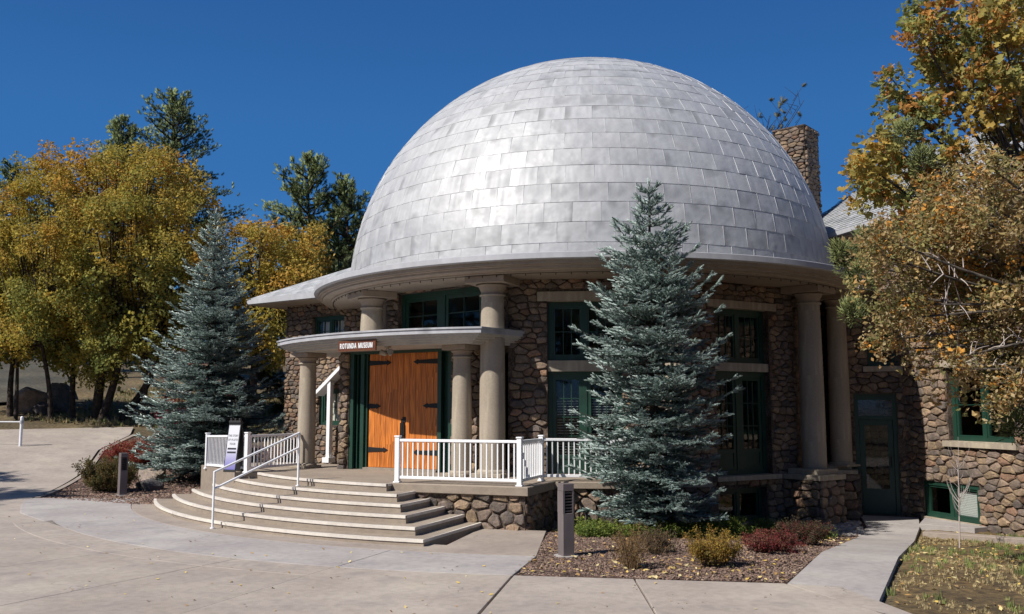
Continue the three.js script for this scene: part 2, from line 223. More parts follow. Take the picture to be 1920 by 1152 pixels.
function glazing(root, a, ox, oz, o) {   // a window: frame, a sash for each leaf, every pane
  const w = framed(root, o.name ?? 'window', a, ox, oz), z = -(o.inset ?? 0.14), { u0, u1, v0, v1 } = o, f = o.f ?? 0.09, mu = o.mullion ?? 0.09, mat = o.mat ?? M.green, n = o.leaves, fr = [];
  fr.push(box6(u0, u0 + f, v0, v1, z - 0.1, z + 0.03), box6(u1 - f, u1, v0, v1, z - 0.1, z + 0.03), box6(u0 + f, u1 - f, v1 - f, v1, z - 0.1, z + 0.028), box6(u0 + f, u1 - f, v0, v0 + f * 0.8, z - 0.1, z + 0.028));
  const lw = (u1 - u0 - 2 * f - (n - 1) * mu) / n;
  for (let i = 0; i < n - 1; i++) { const u = u0 + f + lw * (i + 1) + mu * i; fr.push(box6(u, u + mu, v0 + f * 0.8, v1 - f, z - 0.09, z + 0.022)); }
  add(w, 'frame', fr, mat);
  for (let i = 0; i < n; i++) {
    const a0 = u0 + f + i * (lw + mu), a1 = a0 + lw, b0 = v0 + f * 0.8, b1 = v1 - f, s = o.stile ?? 0.05, g = [], p0 = b0 + s + (o.panel ?? 0);
    g.push(box6(a0, a0 + s, b0, b1, z - 0.07, z), box6(a1 - s, a1, b0, b1, z - 0.07, z), box6(a0 + s, a1 - s, b1 - s, b1, z - 0.068, z - 0.002), box6(a0 + s, a1 - s, b0, b0 + s, z - 0.068, z - 0.002));
    if (o.panel) g.push(box6(a0 + s, a1 - s, b0 + s, b0 + s + o.panel - s, z - 0.055, z - 0.02), box6(a0 + s, a1 - s, p0 - s, p0, z - 0.068, z - 0.002));
    const b = 0.011, cs = o.cols, rs = o.rows, W = a1 - a0 - 2 * s, H = b1 - s - p0;
    for (let c = 1; c < cs; c++) g.push(box6(a0 + s + (W * c) / cs - b, a0 + s + (W * c) / cs + b, p0, b1 - s, z - 0.05, z - 0.012));
    for (let q = 1; q < rs; q++) g.push(box6(a0 + s, a1 - s, p0 + (H * q) / rs - b, p0 + (H * q) / rs + b, z - 0.048, z - 0.014));
    add(w, 'sash', g, o.sash ?? mat);
    for (let c = 0; c < cs; c++) for (let q = 0; q < rs; q++) { const g2 = new THREE.PlaneGeometry(W / cs, H / rs).translate(a0 + s + (W * (c + 0.5)) / cs, p0 + (H * (q + 0.5)) / rs, z - 0.033); const m = add(w, 'pane', g2, M.glass); m.rotation.y = 0; }
    if (o.closed?.includes(i)) { const g3 = []; for (let y = p0 + 0.02; y < b1 - 0.08; y += 0.04) g3.push(bx(W - 0.06, 0.036, 0.004, 0, 0, 0).rotateX(0.35).translate((a0 + a1) / 2, y, z - 0.08)); add(w, 'window_blind', g3, M.blind); }
    if (o.blind?.includes(i)) { const g3 = []; for (let y = p0; y < b1 - 0.15 - (o.blindTop ?? 0); y += 0.062) g3.push(bx(W - 0.04, 0.006, 0.05, (a0 + a1) / 2, y, z - 0.12)); add(w, 'window_blind', g3.map((g) => g), M.blind); }
    if (o.curtain) { const c0 = new THREE.PlaneGeometry(W + 0.1, H, 24, 1), q = c0.attributes.position; for (let k = 0; k < q.count; k++) q.setZ(k, 0.03 * Math.sin(q.getX(k) * 45)); c0.computeVertexNormals(); add(w, 'curtain', c0.translate((a0 + a1) / 2, p0 + H / 2, z - 0.22), M.curtain ??= S({ color: C(0.62, 0.56, 0.47), side: THREE.DoubleSide })); }
  }
  return w;
}
function column(root, x, z, y0, y1, rb, rt, base, turn = 0, cap = 0.98) {
  const g = new THREE.Group(); g.name = 'column'; g.position.set(x, 0, z); g.rotation.y = R(turn); root.add(g);
  const pts = [], h = y1 - y0; for (let i = 0; i <= 12; i++) { const t = i / 12; pts.push([lerp(rb, rt, t) + 0.018 * Math.sin(t * Math.PI) * 0.6, y0 + base + t * (h - base - cap * 0.46)]); }
  const n = pts.at(-1)[1]; pts.push([rt + 0.035, n + 0.01], [rt + 0.04, n + 0.04], [rt + 0.02, n + 0.055]);
  add(g, 'shaft', lathe(pts), M.column, false);
  add(g, 'echinus', lathe([[rt, n + 0.05], [rt + 0.01, n + 0.12], [rt + 0.07 * cap, n + cap * 0.24], [rt + 0.13 * cap, n + cap * 0.29], [0.05, n + cap * 0.29]]), M.cap);
  add(g, 'abacus', bx(cap, cap * 0.17, cap, 0, y1 - cap * 0.085 - 0.004, 0, 0, 0.012), M.cap);
  if (base) add(g, 'plinth', [bx(rb * 2.5, base * 0.55, rb * 2.5, 0, y0 + base * 0.275, 0, 0, 0.01), lathe([[rb + 0.05, y0 + base * 0.55], [rb + 0.055, y0 + base * 0.8], [rb + 0.01, y0 + base + 0.01]])], M.column);
  return g;
}

// ---------------------------------------------------------------- the rotunda: wall bays, columns, eave, dome, entrance, canopy
const BAYS = [[-75, 6.3], [-40, 6.2], [-5.5, 6.3], [31, 6.35], [58, 6.45], [95, 6.3], [130, 6.3], [165, 6.3], [200, 6.3], [235, 6.3], [260, 6.3]];
const nrm = (a) => [Math.sin(R(a)), Math.cos(R(a))];
function cross(p, q) { const [a, b] = nrm(p[0]), [c, d] = nrm(q[0]), k = a * d - b * c; return [(p[1] * d - b * q[1]) / k, (a * q[1] - p[1] * c) / k]; }
const CORN = BAYS.map((b, i) => cross(BAYS.at(i - 1), b));
const onBay = (i, [x, z]) => x * Math.cos(R(BAYS[i][0])) - z * Math.sin(R(BAYS[i][0]));
const rot = thing('rotunda_building', 'round stone rotunda with a large silver metal dome and concrete columns', 'building');
{
  const st = { cw: 0.28, ch: 0.138, h: 0.055 };
  const holes = { 1: [[-1.66, 1.26, 4.25, 5.36]], 2: [[-0.86, 0.86, 0.9, 3.25], [-0.86, 0.86, 3.5, 4.89], [-1.1, 1.1, 4.89, 5.11], [-0.86, 0.86, 3.25, 3.5]], 3: [[-0.9, 0.9, 0.82, 3.28], [-0.9, 0.9, 3.48, 4.79], [-1.15, 1.15, 4.79, 4.97], [-0.9, 0.9, 3.28, 3.48], [-0.9, 0.68, -0.28, 0.52], [-1.05, 1.05, 0.71, 0.82]] };
  BAYS.forEach((b, i) => {
    const [nx, nz] = nrm(b[0]), ox = nx * b[1], oz = nz * b[1], ua = onBay(i, CORN[i]), ub = onBay(i, CORN[(i + 1) % BAYS.length]), seen = i >= 1 && i <= 4;
    wall(rot, 'wall', b[0], ox, oz, ua, ub, i === 1 ? 3.7 : -0.6, 5.42, holes[i] ?? [], { ...st, cw: seen ? st.cw : 0, seed: 40 + i, t: 0.42, mat: seen ? undefined : M.mortar });
  });
  const fr = (i) => [BAYS[i][0], nrm(BAYS[i][0])[0] * BAYS[i][1], nrm(BAYS[i][0])[1] * BAYS[i][1]];
  // dressed concrete lintels, bands and sills
  for (const [i, name, u0, u1, v0, v1, out, ins] of [[2, 'lintel', -1.1, 1.1, 4.89, 5.11, 0.05, 0.3], [2, 'transom_band', -0.86, 0.86, 3.25, 3.5, -0.03, 0.3], [3, 'lintel', -1.15, 1.15, 4.79, 4.97, 0.05, 0.3], [3, 'transom_band', -0.9, 0.9, 3.28, 3.48, -0.03, 0.3], [3, 'sill', -1.05, 1.05, 0.71, 0.82, 0.16, 0.3], [3, 'sill', -0.95, 0.73, -0.36, -0.28, 0.09, 0.2]]) { const g = framed(rot, name, ...fr(i)); const m = add(g, name, box6(u0, u1, v0, v1, -ins, out), M.column); rot.remove(g); m.position.copy(g.position); m.rotation.copy(g.rotation); rot.add(m); }
  glazing(rot, ...fr(1), { u0: -1.66, u1: 1.26, v0: 4.2, v1: 5.36, leaves: 2, cols: 2, rows: 2, f: 0.12, mullion: 0.2, stile: 0.1, inset: 0.16, sash: M.green });
  glazing(rot, ...fr(2), { u0: -0.86, u1: 0.86, v0: 3.5, v1: 4.89, leaves: 2, cols: 3, rows: 2, f: 0.12, mullion: 0.12, inset: 0.2 });
  glazing(rot, ...fr(2), { u0: -0.86, u1: 0.86, v0: 0.9, v1: 3.25, leaves: 2, cols: 3, rows: 4, f: 0.1, mullion: 0.1, stile: 0.09, inset: 0.2, panel: 0.25, mat: M.green, blind: [0, 1], blindTop: 0.35 });
  glazing(rot, ...fr(3), { u0: -0.9, u1: 0.9, v0: 3.48, v1: 4.79, leaves: 2, cols: 3, rows: 2, f: 0.12, mullion: 0.12, inset: 0.2 });
  glazing(rot, ...fr(3), { u0: -0.9, u1: 0.9, v0: 0.82, v1: 3.28, leaves: 2, cols: 3, rows: 3, f: 0.12, mullion: 0.16, stile: 0.09, inset: 0.2, panel: 0.42 });
  glazing(rot, ...fr(3), { u0: -0.9, u1: 0.68, v0: -0.28, v1: 0.52, leaves: 2, cols: 1, rows: 1, f: 0.1, mullion: 0.08, inset: 0.2 });
  // inside: a dark room under the dome
  add(rot, 'floor', [new THREE.CylinderGeometry(5.7, 5.7, 0.1, 32).translate(0, 0.8, 0), new THREE.CylinderGeometry(5.7, 5.7, 0.06, 32).translate(0, 5.46, 0)], M.inner);
  // columns round the outside
  const cols = [[7.05, -57.3, 4.1, 0], [7.05, -22.8, 0.86, 0.16], [7.05, 11.8, 0.95, 0], [7.05, 46.3, 0.95, 0]];
  for (const [r, an, y, b] of cols) { const [x, z] = pol(r, an); column(rot, x, z, y, 5.40, 0.295, 0.262, b, an); }
  { const [x, z] = pol(7.14, 62.5); column(rot, x, z, 0.9, 5.40, 0.27, 0.235, 0.1, 40, 0.8); }
  for (const [an, turn, w] of [[11.8, 11.8, 0.95], [45.6, 38, 0.97]]) {
    const [x, z] = pol(7.05, an), p = new THREE.Group(); p.name = 'pedestal'; p.position.set(x, 0, z); p.rotation.y = R(turn); rot.add(p);
    add(p, 'cap_slab', bx(w + 0.12, 0.125, w + 0.12, 0, 0.755, 0, 0, 0.012), M.column); add(p, 'cap_slab', bx(w - 0.13, 0.13, w - 0.13, 0, 0.882, 0, 0, 0.012), M.column);
    for (const s of [0, -90, 90]) { const [nx, nz] = nrm(turn + s), m = wall(rot, 'pedestal_wall', turn + s, x + nx * w / 2, z + nz * w / 2, -w / 2, w / 2, -0.6, 0.69, [], { cw: 0.30, ch: 0.18, h: 0.07, seed: 300 + s + an, t: 0.4 }); }
  }
  { // low ledge beside the last column, meeting the door wall
    const [x, z] = pol(7.0, 62.5); wall(rot, 'pedestal_wall', -20, x + 0.05, z + 0.36, -0.5, 0.42, -0.6, 0.72, [], { cw: 0.36, ch: 0.22, h: 0.05, seed: 77, t: 0.5 });
    add(rot, 'cap_slab', bx(1.0, 0.1, 0.8, x, 0.775, z + 0.05, R(-20), 0.01), M.column); add(rot, 'cap_slab', bx(0.75, 0.09, 0.6, x, 0.872, z, R(-20), 0.01), M.column);
  }
  // eave: metal gutter, wooden mouldings and soffit
  add(rot, 'gutter', crisp([[7.06, 5.70], [7.12, 5.80], [7.15, 5.76], [8.02, 5.715], [8.03, 5.755], [8.09, 5.755], [8.10, 5.745], [8.10, 5.625], [8.085, 5.61], [7.9, 5.60]], 200), M.fascia);
  add(rot, 'soffit', crisp([[7.98, 5.605], [7.98, 5.53], [7.93, 5.525], [7.93, 5.505], [7.86, 5.495], [7.86, 5.45], [7.83, 5.445], [7.64, 5.445], [7.62, 5.43], [7.62, 5.40], [7.59, 5.395], [7.5, 5.395], [7.48, 5.40], [5.6, 5.402]], 200), M.cream);
}
// dome: a dark inner shell and lapped sheet-metal panels laid in courses
{
  const RS = 7.1, CY = 5.66, shell = add(rot, 'dome', new THREE.SphereGeometry(RS - 0.02, 96, 40, 0, Math.PI * 2, 0, Math.PI / 2).translate(0, CY, 0), S({ color: C(0.30, 0.30, 0.32), metalness: 0.5, roughness: 0.6 }));
  const rows = 23, dphi = Math.PI / 2 / rows, rest = [], r = rng(99), list = [];
  for (let j = 0; j < rows; j++) {
    const p0 = j * dphi, p1 = (j + 1) * dphi, n = Math.max(7, Math.round((2 * Math.PI * RS * Math.cos((p0 + p1) / 2)) / 0.66)), w = (2 * Math.PI) / n, off = (j % 2) * 0.5 * w + (r() - 0.5) * 0.25 * w, geos = [];
    for (let v = 0; v < 4; v++) {
      const nu = 5, nv = 4, pos = [], uv = [], idx = [], ou = r() * 7, ov = r() * 7, put = (lo, la, k) => { const q = RS + k; pos.push(q * Math.cos(la) * Math.sin(lo), CY + q * Math.sin(la), q * Math.cos(la) * Math.cos(lo)); uv.push(lo * RS * Math.cos((p0 + p1) / 2) + ou, (la - p0) * RS + ov); };
      const t1 = (r() - 0.5) * 0.007, t2 = (r() - 0.5) * 0.006, W = nu + 3;
      for (let b = -1; b <= nv + 1; b++) for (let a = -1; a <= nu + 1; a++) {
        const ca = clamp(a, 0, nu) / nu, cb = clamp(b, 0, nv) / nv, edge = a < 0 || a > nu || b < 0 || b > nv;
        const lo = (ca - 0.5) * w * (1 - 0.004), la = lerp(p0, p1, cb) + (b <= 0 ? -0.0006 : 0), wob = 0.0035 * Math.sin(ca * 3.1 + v * 1.9) * Math.sin(cb * 3.1 + v);
        put(lo, la, edge ? -0.03 : 0.006 - 0.006 * cb + 0.004 + t1 * (ca - 0.5) + t2 * (cb - 0.5) + wob * (v % 2 ? 1 : -0.7) + 0.004);
      }
      for (let b = 0; b < nv + 2; b++) for (let a = 0; a < nu + 2; a++) { const o = b * W + a; idx.push(o, o + 1, o + W, o + 1, o + W + 1, o + W); }
      // folded standing edge on the right hand side
      const base = pos.length / 3, lo0 = w * 0.497, dl = 0.016 / (RS * Math.cos((p0 + p1) / 2));
      for (const b of [0.02, 0.5, 0.97]) for (const [l, k] of [[lo0 - dl, 0.004], [lo0 - dl * 0.7, 0.016], [lo0 + dl * 0.3, 0.016], [lo0 + dl, 0.002]]) put(l, lerp(p0, p1, b), k);
      for (let b = 0; b < 2; b++) for (let a = 0; a < 3; a++) { const o = base + b * 4 + a; idx.push(o, o + 1, o + 4, o + 1, o + 5, o + 4); }
      let g = new THREE.BufferGeometry(); g.setAttribute('position', new THREE.Float32BufferAttribute(pos, 3)); g.setAttribute('uv', new THREE.Float32BufferAttribute(uv, 2)); g.setIndex(idx);
      g = g.toNonIndexed(); g.computeVertexNormals();
      { // smooth within the sheet, sharp at its edges
        const P = g.attributes.position, N = g.attributes.normal, m = new Map(), k = (i) => `${P.getX(i).toFixed(4)},${P.getY(i).toFixed(4)},${P.getZ(i).toFixed(4)}`;
        for (let i = 0; i < P.count; i++) { const q = k(i); if (!m.has(q)) m.set(q, []); m.get(q).push(V().fromBufferAttribute(N, i)); }
        const N2 = new Float32Array(P.count * 3); for (let i = 0; i < P.count; i++) { const me = V().fromBufferAttribute(N, i), s = V(); for (const o of m.get(k(i))) if (o.dot(me) > 0.8) s.add(o); s.normalize(); N2.set([s.x, s.y, s.z], i * 3); } g.setAttribute('normal', new THREE.BufferAttribute(N2, 3));
      }
      geos.push(g);
    }
    for (let i = 0; i < n; i++) { const lo = off + i * w, la = (p0 + p1) / 2, c = V(RS * Math.cos(la) * Math.sin(lo), CY + RS * Math.sin(la), RS * Math.cos(la) * Math.cos(lo)), d = camera.position.clone().sub(c), f = V(c.x, c.y - CY, c.z).normalize().dot(d.clone().normalize()); list.push({ g: geos[Math.floor(r() * 4)], m: M.dome[Math.floor(r() * 3.6)], lo, px: f * Math.cos(la) }); }
  }
  list.sort((a, b) => b.px - a.px);
  list.forEach((p, i) => { if (i < 300) { const m = shade(new THREE.Mesh(p.g, p.m)); m.name = 'dome_panel'; m.rotation.y = p.lo; shell.add(m); } else rest.push(p.g.clone().rotateY(p.lo)); });
  const m = shade(new THREE.Mesh(mergeGeometries(rest), M.dome[1])); m.name = 'dome_sheeting'; m.userData.kind = 'stuff'; rot.add(m);
}
// entrance front below the canopy
const ENT = [-30, -5.11, 4.57];
{
  wall(rot, 'wall', ...ENT, -1.9, -1.59, 0.8, 3.9, [], { cw: 0.23, ch: 0.14, h: 0.07, seed: 61, t: 0.3 }); wall(rot, 'wall', ...ENT, 1.59, 2.75, 0.8, 3.9, [], { cw: 0.30, ch: 0.18, h: 0.07, seed: 63, t: 0.3 }); wall(rot, 'wall', ...ENT, -1.59, 1.59, 3.84, 3.9, [], { t: 0.3 });
  { const a = -120, x = ENT[1] - 1.9 * Math.cos(R(-30)), z = ENT[2] + 1.9 * Math.sin(R(-30)); wall(rot, 'wall', a, x, z, -2.2, 0, 0.8, 3.9, [], { cw: 0.36, ch: 0.215, h: 0.07, seed: 62, t: 0.3 }); }
  const g = framed(rot, 'door_surround', ...ENT), strip = (u0, u1, z) => box6(u0, u1, 0.87, 3.78, z - 0.1, z);
  add(g, 'jamb', [strip(-1.59, -1.05, -0.2), strip(-1.59, -1.47, -0.02), strip(-1.44, -1.40, -0.12), strip(-1.25, -1.14, -0.04), strip(-1.12, -1.07, -0.1)], M.green);
  add(g, 'jamb', [strip(1.14, 1.59, -0.2), strip(1.14, 1.25, -0.04), strip(1.48, 1.58, -0.02), strip(1.40, 1.43, -0.12)], M.green);
  add(g, 'header', box6(-1.59, 1.59, 3.78, 3.84, -0.26, -0.01), M.green);
  add(g, 'threshold', box6(-1.08, 1.16, 0.8, 0.915, -0.3, 0.04), M.step);
  const r = rng(5);
  for (const s of [0, 1]) {
    const u0 = s ? 0.055 : -1.04, u1 = s ? 1.135 : 0.047, d = framed(rot, 'door', ...ENT), n = 6, w = (u1 - u0) / n;
    for (let i = 0; i < n; i++) { const m = add(d, 'plank', bx(w - 0.005, 2.86, 0.05, u0 + w * (i + 0.5), 2.35, -0.16 + 0.002 * r(), 0, 0.006), M.wood[Math.floor(r() * 3)]); const uv = m.geometry.attributes.uv, k = r() * 5; for (let q = 0; q < uv.count; q++) uv.setXY(q, uv.getX(q) + k, uv.getY(q) + k); }
    add(d, 'backing', box6(u0, u1, 0.92, 3.78, -0.26, -0.19), M.wood[1]);
    for (const [v, L] of s ? [[3.55, 0.78], [2.46, 0.48], [1.32, 0.78]] : [[3.55, 0.7], [2.45, 0.38], [1.36, 0.62]]) {
      const e = s ? u1 : u0, k = s ? -1 : 1, sh = new THREE.Shape([[0, -0.06], [L * 0.55, -0.045], [L - 0.14, -0.035], [L - 0.13, -0.062], [L, 0], [L - 0.13, 0.062], [L - 0.14, 0.035], [L * 0.55, 0.045], [0, 0.06]].map(([x, y]) => new THREE.Vector2(e + k * x, v + y)));
      add(d, 'strap_hinge', new THREE.ExtrudeGeometry(sh, { depth: 0.012, bevelEnabled: true, bevelSize: 0.004, bevelThickness: 0.004, bevelSegments: 1 }).translate(0, 0, -0.13), M.iron);
    }
    add(d, 'door_handle', s ? [bx(0.05, 0.5, 0.012, 0.085, 1.88, -0.125), bar(V(0.085, 1.72, -0.07), V(0.085, 2.04, -0.07), 0.014), bar(V(0.085, 1.72, -0.13), V(0.085, 1.72, -0.07), 0.012), bar(V(0.085, 2.04, -0.13), V(0.085, 2.04, -0.07), 0.012), bx(0.09, 0.12, 0.016, 0.085, 2.12, -0.123)] : [bx(0.045, 0.5, 0.012, 0.012, 1.88, -0.125), bar(V(0.012, 1.72, -0.07), V(0.012, 2.04, -0.07), 0.012)], M.iron);
  }
  // porch columns and canopy
  column(rot, -7.68, 3.27, 0.86, 3.85, 0.232, 0.205, 0.12, -35, 0.68); column(rot, -3.44, 6.27, 0.86, 3.85, 0.232, 0.205, 0.12, -35, 0.68);
  const can = new THREE.Group(); can.name = 'entrance_canopy'; rot.add(can);
  const CX = -1.453, CZ = -0.419;
  const out = (i) => [...Array.from({ length: 29 }, (_, k) => { const a = lerp(-64.3 + i * 6, -10.9 - i * 6, k / 28), [x, z] = pol(7.93 - i, a); return [CX + x, CZ + z]; }), [-1.75 - i * 0.8, 5.9], [-3.2, 4.6], [-4.6, 3.5], [-6.6, 1.2 + i * 0.4], [-7.4 + i * 0.8, 0.6 + i * 0.6]];
  add(can, 'canopy_roof', [slab(out(0), 4.15, 4.19), slab(out(0.025), 4.055, 4.15)], M.fascia);
  add(can, 'moulding', [slab(out(0.09), 4.005, 4.055), slab(out(0.16), 3.955, 4.005), slab(out(0.25), 3.905, 3.955)], M.fasciaCream ??= S({ color: C(0.60, 0.57, 0.53), map: T.concrete, roughness: 0.6 }));
  add(can, 'canopy_soffit', slab(out(0.36), 3.85, 3.905), M.fasciaCream);
}
flushStones(rot);

// ---------------------------------------------------------------- entrance terrace: curved steps, landing, stone pier, ledge
const ter = thing('entrance_terrace', 'curved concrete entrance steps and landing with a low stone wall below', 'steps');
{
  const rise = 0.86 / 6, tk = [0.52, 0.15, -0.26, -0.6, -0.92], n = [-0.358, 0.934], t = [0.934, 0.358], at = (u, d) => [t[0] * u + n[0] * d, t[1] * u + n[1] * d];
  for (let k = 0; k < 6; k++) {
    const r = 12.0 - 0.42 * k - (k === 5 ? 0.05 : 0), y = rise * (k + 1), aL = -69.9 + 2.25 * k, end = k < 5 ? at(tk[k], 9.30) : at(-1.45, 9.30);
    let aR = -18; for (let q = 0; q < 40; q++) { const p = pol(r, aR); if (p[0] * t[0] + p[1] * t[1] > (k < 5 ? tk[k] : -1.45)) aR -= 0.25 * (40 - q) / 10; else break; }
    { let lo = -60, hi = 0; for (let q = 0; q < 40; q++) { const m = (lo + hi) / 2, p = pol(r, m); if (p[0] * t[0] + p[1] * t[1] > (k < 5 ? tk[k] : -1.45)) hi = m; else lo = m; } aR = lo; }
    const edge = (off) => [...arc(r + off, aL, aR, 64), at((k < 5 ? tk[k] : -1.45) + off, 9.30)];
    const body = edge(-0.012), st = add(ter, k < 5 ? 'step' : 'landing', slab([...body, ...(k < 5 ? [pol(7.6, -30), pol(7.6, -62)] : [at(-1.42, 9.38), at(1.42, 9.38), at(1.42, 7.8), pol(7.9, -12), pol(6.0, -12), pol(5.0, -40), pol(6.2, -66), [-9.2, 0.6], [-10.8, 2.1], pol(10.3, -60.5)])], k < 5 ? y - rise - 0.05 : -0.3, y - 0.004), M.step, false);
    const o = edge(0.008), i2 = edge(-0.06), nz = slab([...o, ...i2.reverse()], y - 0.05, y + 0.003);
    add(st, 'nosing', nz, M.nosing);
    if (k === 0) { const jg = []; void jg; }
  }
  const [fx, fz] = at(0, 9.40);
  const pf = wall(ter, 'pier_wall', -21, fx, fz, -1.43, 1.43, -0.15, 0.70, [], { cw: 0.30, ch: 0.20, h: 0.055, seed: 11, t: 0.3, gap: 0.016 }); void pf;
  { const [x, z] = at(1.43, 9.40); wall(ter, 'pier_wall', 69, x, z, 0, 1.75, -0.25, 0.70, [], { cw: 0.30, ch: 0.20, h: 0.05, seed: 12, t: 0.3 }); }
  add(ter, 'coping', slab([at(-1.5, 9.50), at(1.52, 9.50), at(1.52, 7.75), at(1.1, 7.75), at(1.1, 9.1), at(-1.42, 9.1)], 0.70, 0.862, 0.012), M.step);
  for (const [a0, a1, s] of [[-12.9, -2.6, 13], [-2.6, 7.7, 14]]) { const [x0, z0] = pol(7.88, a0), [x1, z1] = pol(7.88, a1), a = (a0 + a1) / 2, L = Math.hypot(x1 - x0, z1 - z0), [mx, mz] = pol(7.88 * Math.cos(R((a1 - a0) / 2)), a); wall(ter, 'ledge_wall', a, mx, mz, -L / 2, L / 2, -0.45, 0.72, [], { cw: 0.34, ch: 0.22, h: 0.055, seed: s, t: 0.3 }); }
  { const [x, z] = pol(7.88, 7.7); wall(ter, 'ledge_wall', 98, x, z, 0, 1.6, -0.45, 0.72, [], { cw: 0.34, ch: 0.22, h: 0.05, seed: 15, t: 0.3 }); }
  add(ter, 'ledge_slab', slab([...arc(7.99, -12.2, 8.3, 12), pol(6.3, 8.6), pol(6.3, -12)], 0.72, 0.852, 0.012), M.step);
  flushStones(ter);
}
// ---------------------------------------------------------------- right wing: stone wall facing the walkway, door, windows, roof, chimney
const wing = thing('building_wing', 'two storey stone wing with grey shingle roof right of the rotunda', 'building');
{
  const W = [-75, 7.95, 3.6], D = [-20, 7.42, 3.35], st = { cw: 0.31, ch: 0.155, h: 0.055 };
  wall(wing, 'wall', ...W, -4.5, 7.5, -0.7, 7.3, [[0.5, 2.37, -0.28, 0.6], [1.5, 3.52, 1.62, 3.36], [1.35, 3.67, 3.36, 3.58], [1.4, 3.66, 1.48, 1.62], [1.6, 3.5, 4.9, 6.3]], { ...st, seed: 21, t: 0.4 });
  wall(wing, 'wall', ...D, -1.3, 0.62, -0.7, 5.5, [[-0.68, 0.36, -0.36, 2.78], [-0.3, 0.45, 3.5, 4.4], [-0.42, 0.55, 3.36, 3.5]], { ...st, seed: 22, t: 0.3 });
  const piece = (F, name, u0, u1, v0, v1, ins, out, m) => { const q = add(wing, name, box6(u0, u1, v0, v1, -ins, out), m); q.position.set(F[1], 0, F[2]); q.rotation.y = R(F[0]); return q; };
  piece(W, 'lintel', 1.35, 3.67, 3.36, 3.58, 0.3, 0.05, M.column); piece(W, 'sill', 1.4, 3.66, 1.48, 1.62, 0.3, 0.13, M.column); piece(W, 'sill', 0.46, 2.41, -0.36, -0.28, 0.3, 0.08, M.column); piece(D, 'sill', -0.42, 0.55, 3.36, 3.5, 0.2, 0.1, M.column);
  glazing(wing, ...W, { u0: 0.5, u1: 2.37, v0: -0.28, v1: 0.6, leaves: 2, cols: 1, rows: 1, f: 0.1, mullion: 0.1, inset: 0.06, mat: M.green, closed: [1] });
  glazing(wing, ...W, { u0: 1.5, u1: 3.52, v0: 1.62, v1: 3.36, leaves: 2, cols: 1, rows: 2, f: 0.11, mullion: 0.1, inset: 0.16, mat: M.green });
  glazing(wing, ...W, { u0: 1.6, u1: 3.5, v0: 4.9, v1: 6.3, leaves: 2, cols: 1, rows: 2, f: 0.11, mullion: 0.1, inset: 0.16, mat: M.green });
  glazing(wing, ...D, { u0: -0.3, u1: 0.45, v0: 3.5, v1: 4.4, leaves: 1, cols: 2, rows: 2, inset: 0.18 });
  // door with a light above it
  const d = framed(wing, 'door', ...D), z = -0.16;
  add(d, 'frame', [box6(-0.68, -0.58, -0.36, 2.78, z - 0.1, z + 0.06), box6(0.26, 0.36, -0.36, 2.78, z - 0.1, z + 0.06), box6(-0.58, 0.26, 2.62, 2.78, z - 0.1, z + 0.055), box6(-0.58, 0.26, 2.1, 2.2, z - 0.1, z + 0.05)], M.green);
  add(d, 'leaf', [box6(-0.57, -0.44, -0.35, 2.09, z - 0.08, z), box6(0.12, 0.25, -0.35, 2.09, z - 0.08, z), box6(-0.44, 0.12, 1.96, 2.09, z - 0.079, z - 0.001), box6(-0.44, 0.12, -0.35, 0.3, z - 0.079, z - 0.001)], M.green);
  add(d, 'pane', new THREE.PlaneGeometry(0.56, 1.66).translate(-0.16, 1.13, z - 0.04), M.glass); add(d, 'pane', new THREE.PlaneGeometry(0.84, 0.42).translate(-0.16, 2.41, z - 0.04), M.glass);
  add(d, 'door_handle', bar(V(0.18, 0.85, z + 0.06), V(0.18, 1.15, z + 0.06), 0.014), M.iron);
  { const h = add(wing, 'entry_hall', [box6(-1.3, -1.2, -0.7, 5.4, -3, -0.31), box6(0.52, 0.62, -0.7, 5.4, -3, -0.31), box6(-1.2, 0.52, -0.7, 5.4, -3.1, -3), box6(-1.3, 0.62, 5.4, 5.5, -3, 0), box6(-1.2, 0.52, -0.7, -0.37, -3, -0.31), box6(-1.2, 0.52, 2.85, 2.95, -3, -0.31)], M.inner); h.position.set(D[1], 0, D[2]); h.rotation.y = R(D[0]); }
  // the rest of the block, roof and gutter
  const tx = Math.cos(R(-75)), tz = -Math.sin(R(-75)), nx = -Math.sin(R(75)), nz = Math.cos(R(75)), at = (u, o) => [W[1] + tx * u + nx * o, W[2] + tz * u + nz * o];
  const inner = slab([at(-4.4, -0.42), at(7.4, -0.42), at(7.4, -8), at(-4.4, -8)], 6.9, 7.2); add(wing, 'ceiling', inner, M.inner);
  add(wing, 'back_wall', [slab([at(-4.5, -0.38), at(-4.5, -8), at(-4.1, -8), at(-4.1, -0.38)], -0.7, 7.2), slab([at(7.1, -0.38), at(7.1, -8), at(7.5, -8), at(7.5, -0.38)], -0.7, 7.2), slab([at(-4.1, -7.6), at(7.1, -7.6), at(7.1, -8), at(-4.1, -8)], -0.7, 7.2)], M.mortar);
  const F = (u, o, y) => { const p = at(u, o); return V(p[0], y, p[1]); }, e0 = -5.4, e1 = 8.2, ov = 0.75, y0 = 7.28, slope = 0.66;
  add(wing, 'soffit', slab([at(e0, ov), at(e1, ov), at(e1, -0.4), at(e0, -0.4)], 7.12, 7.18), M.cream);
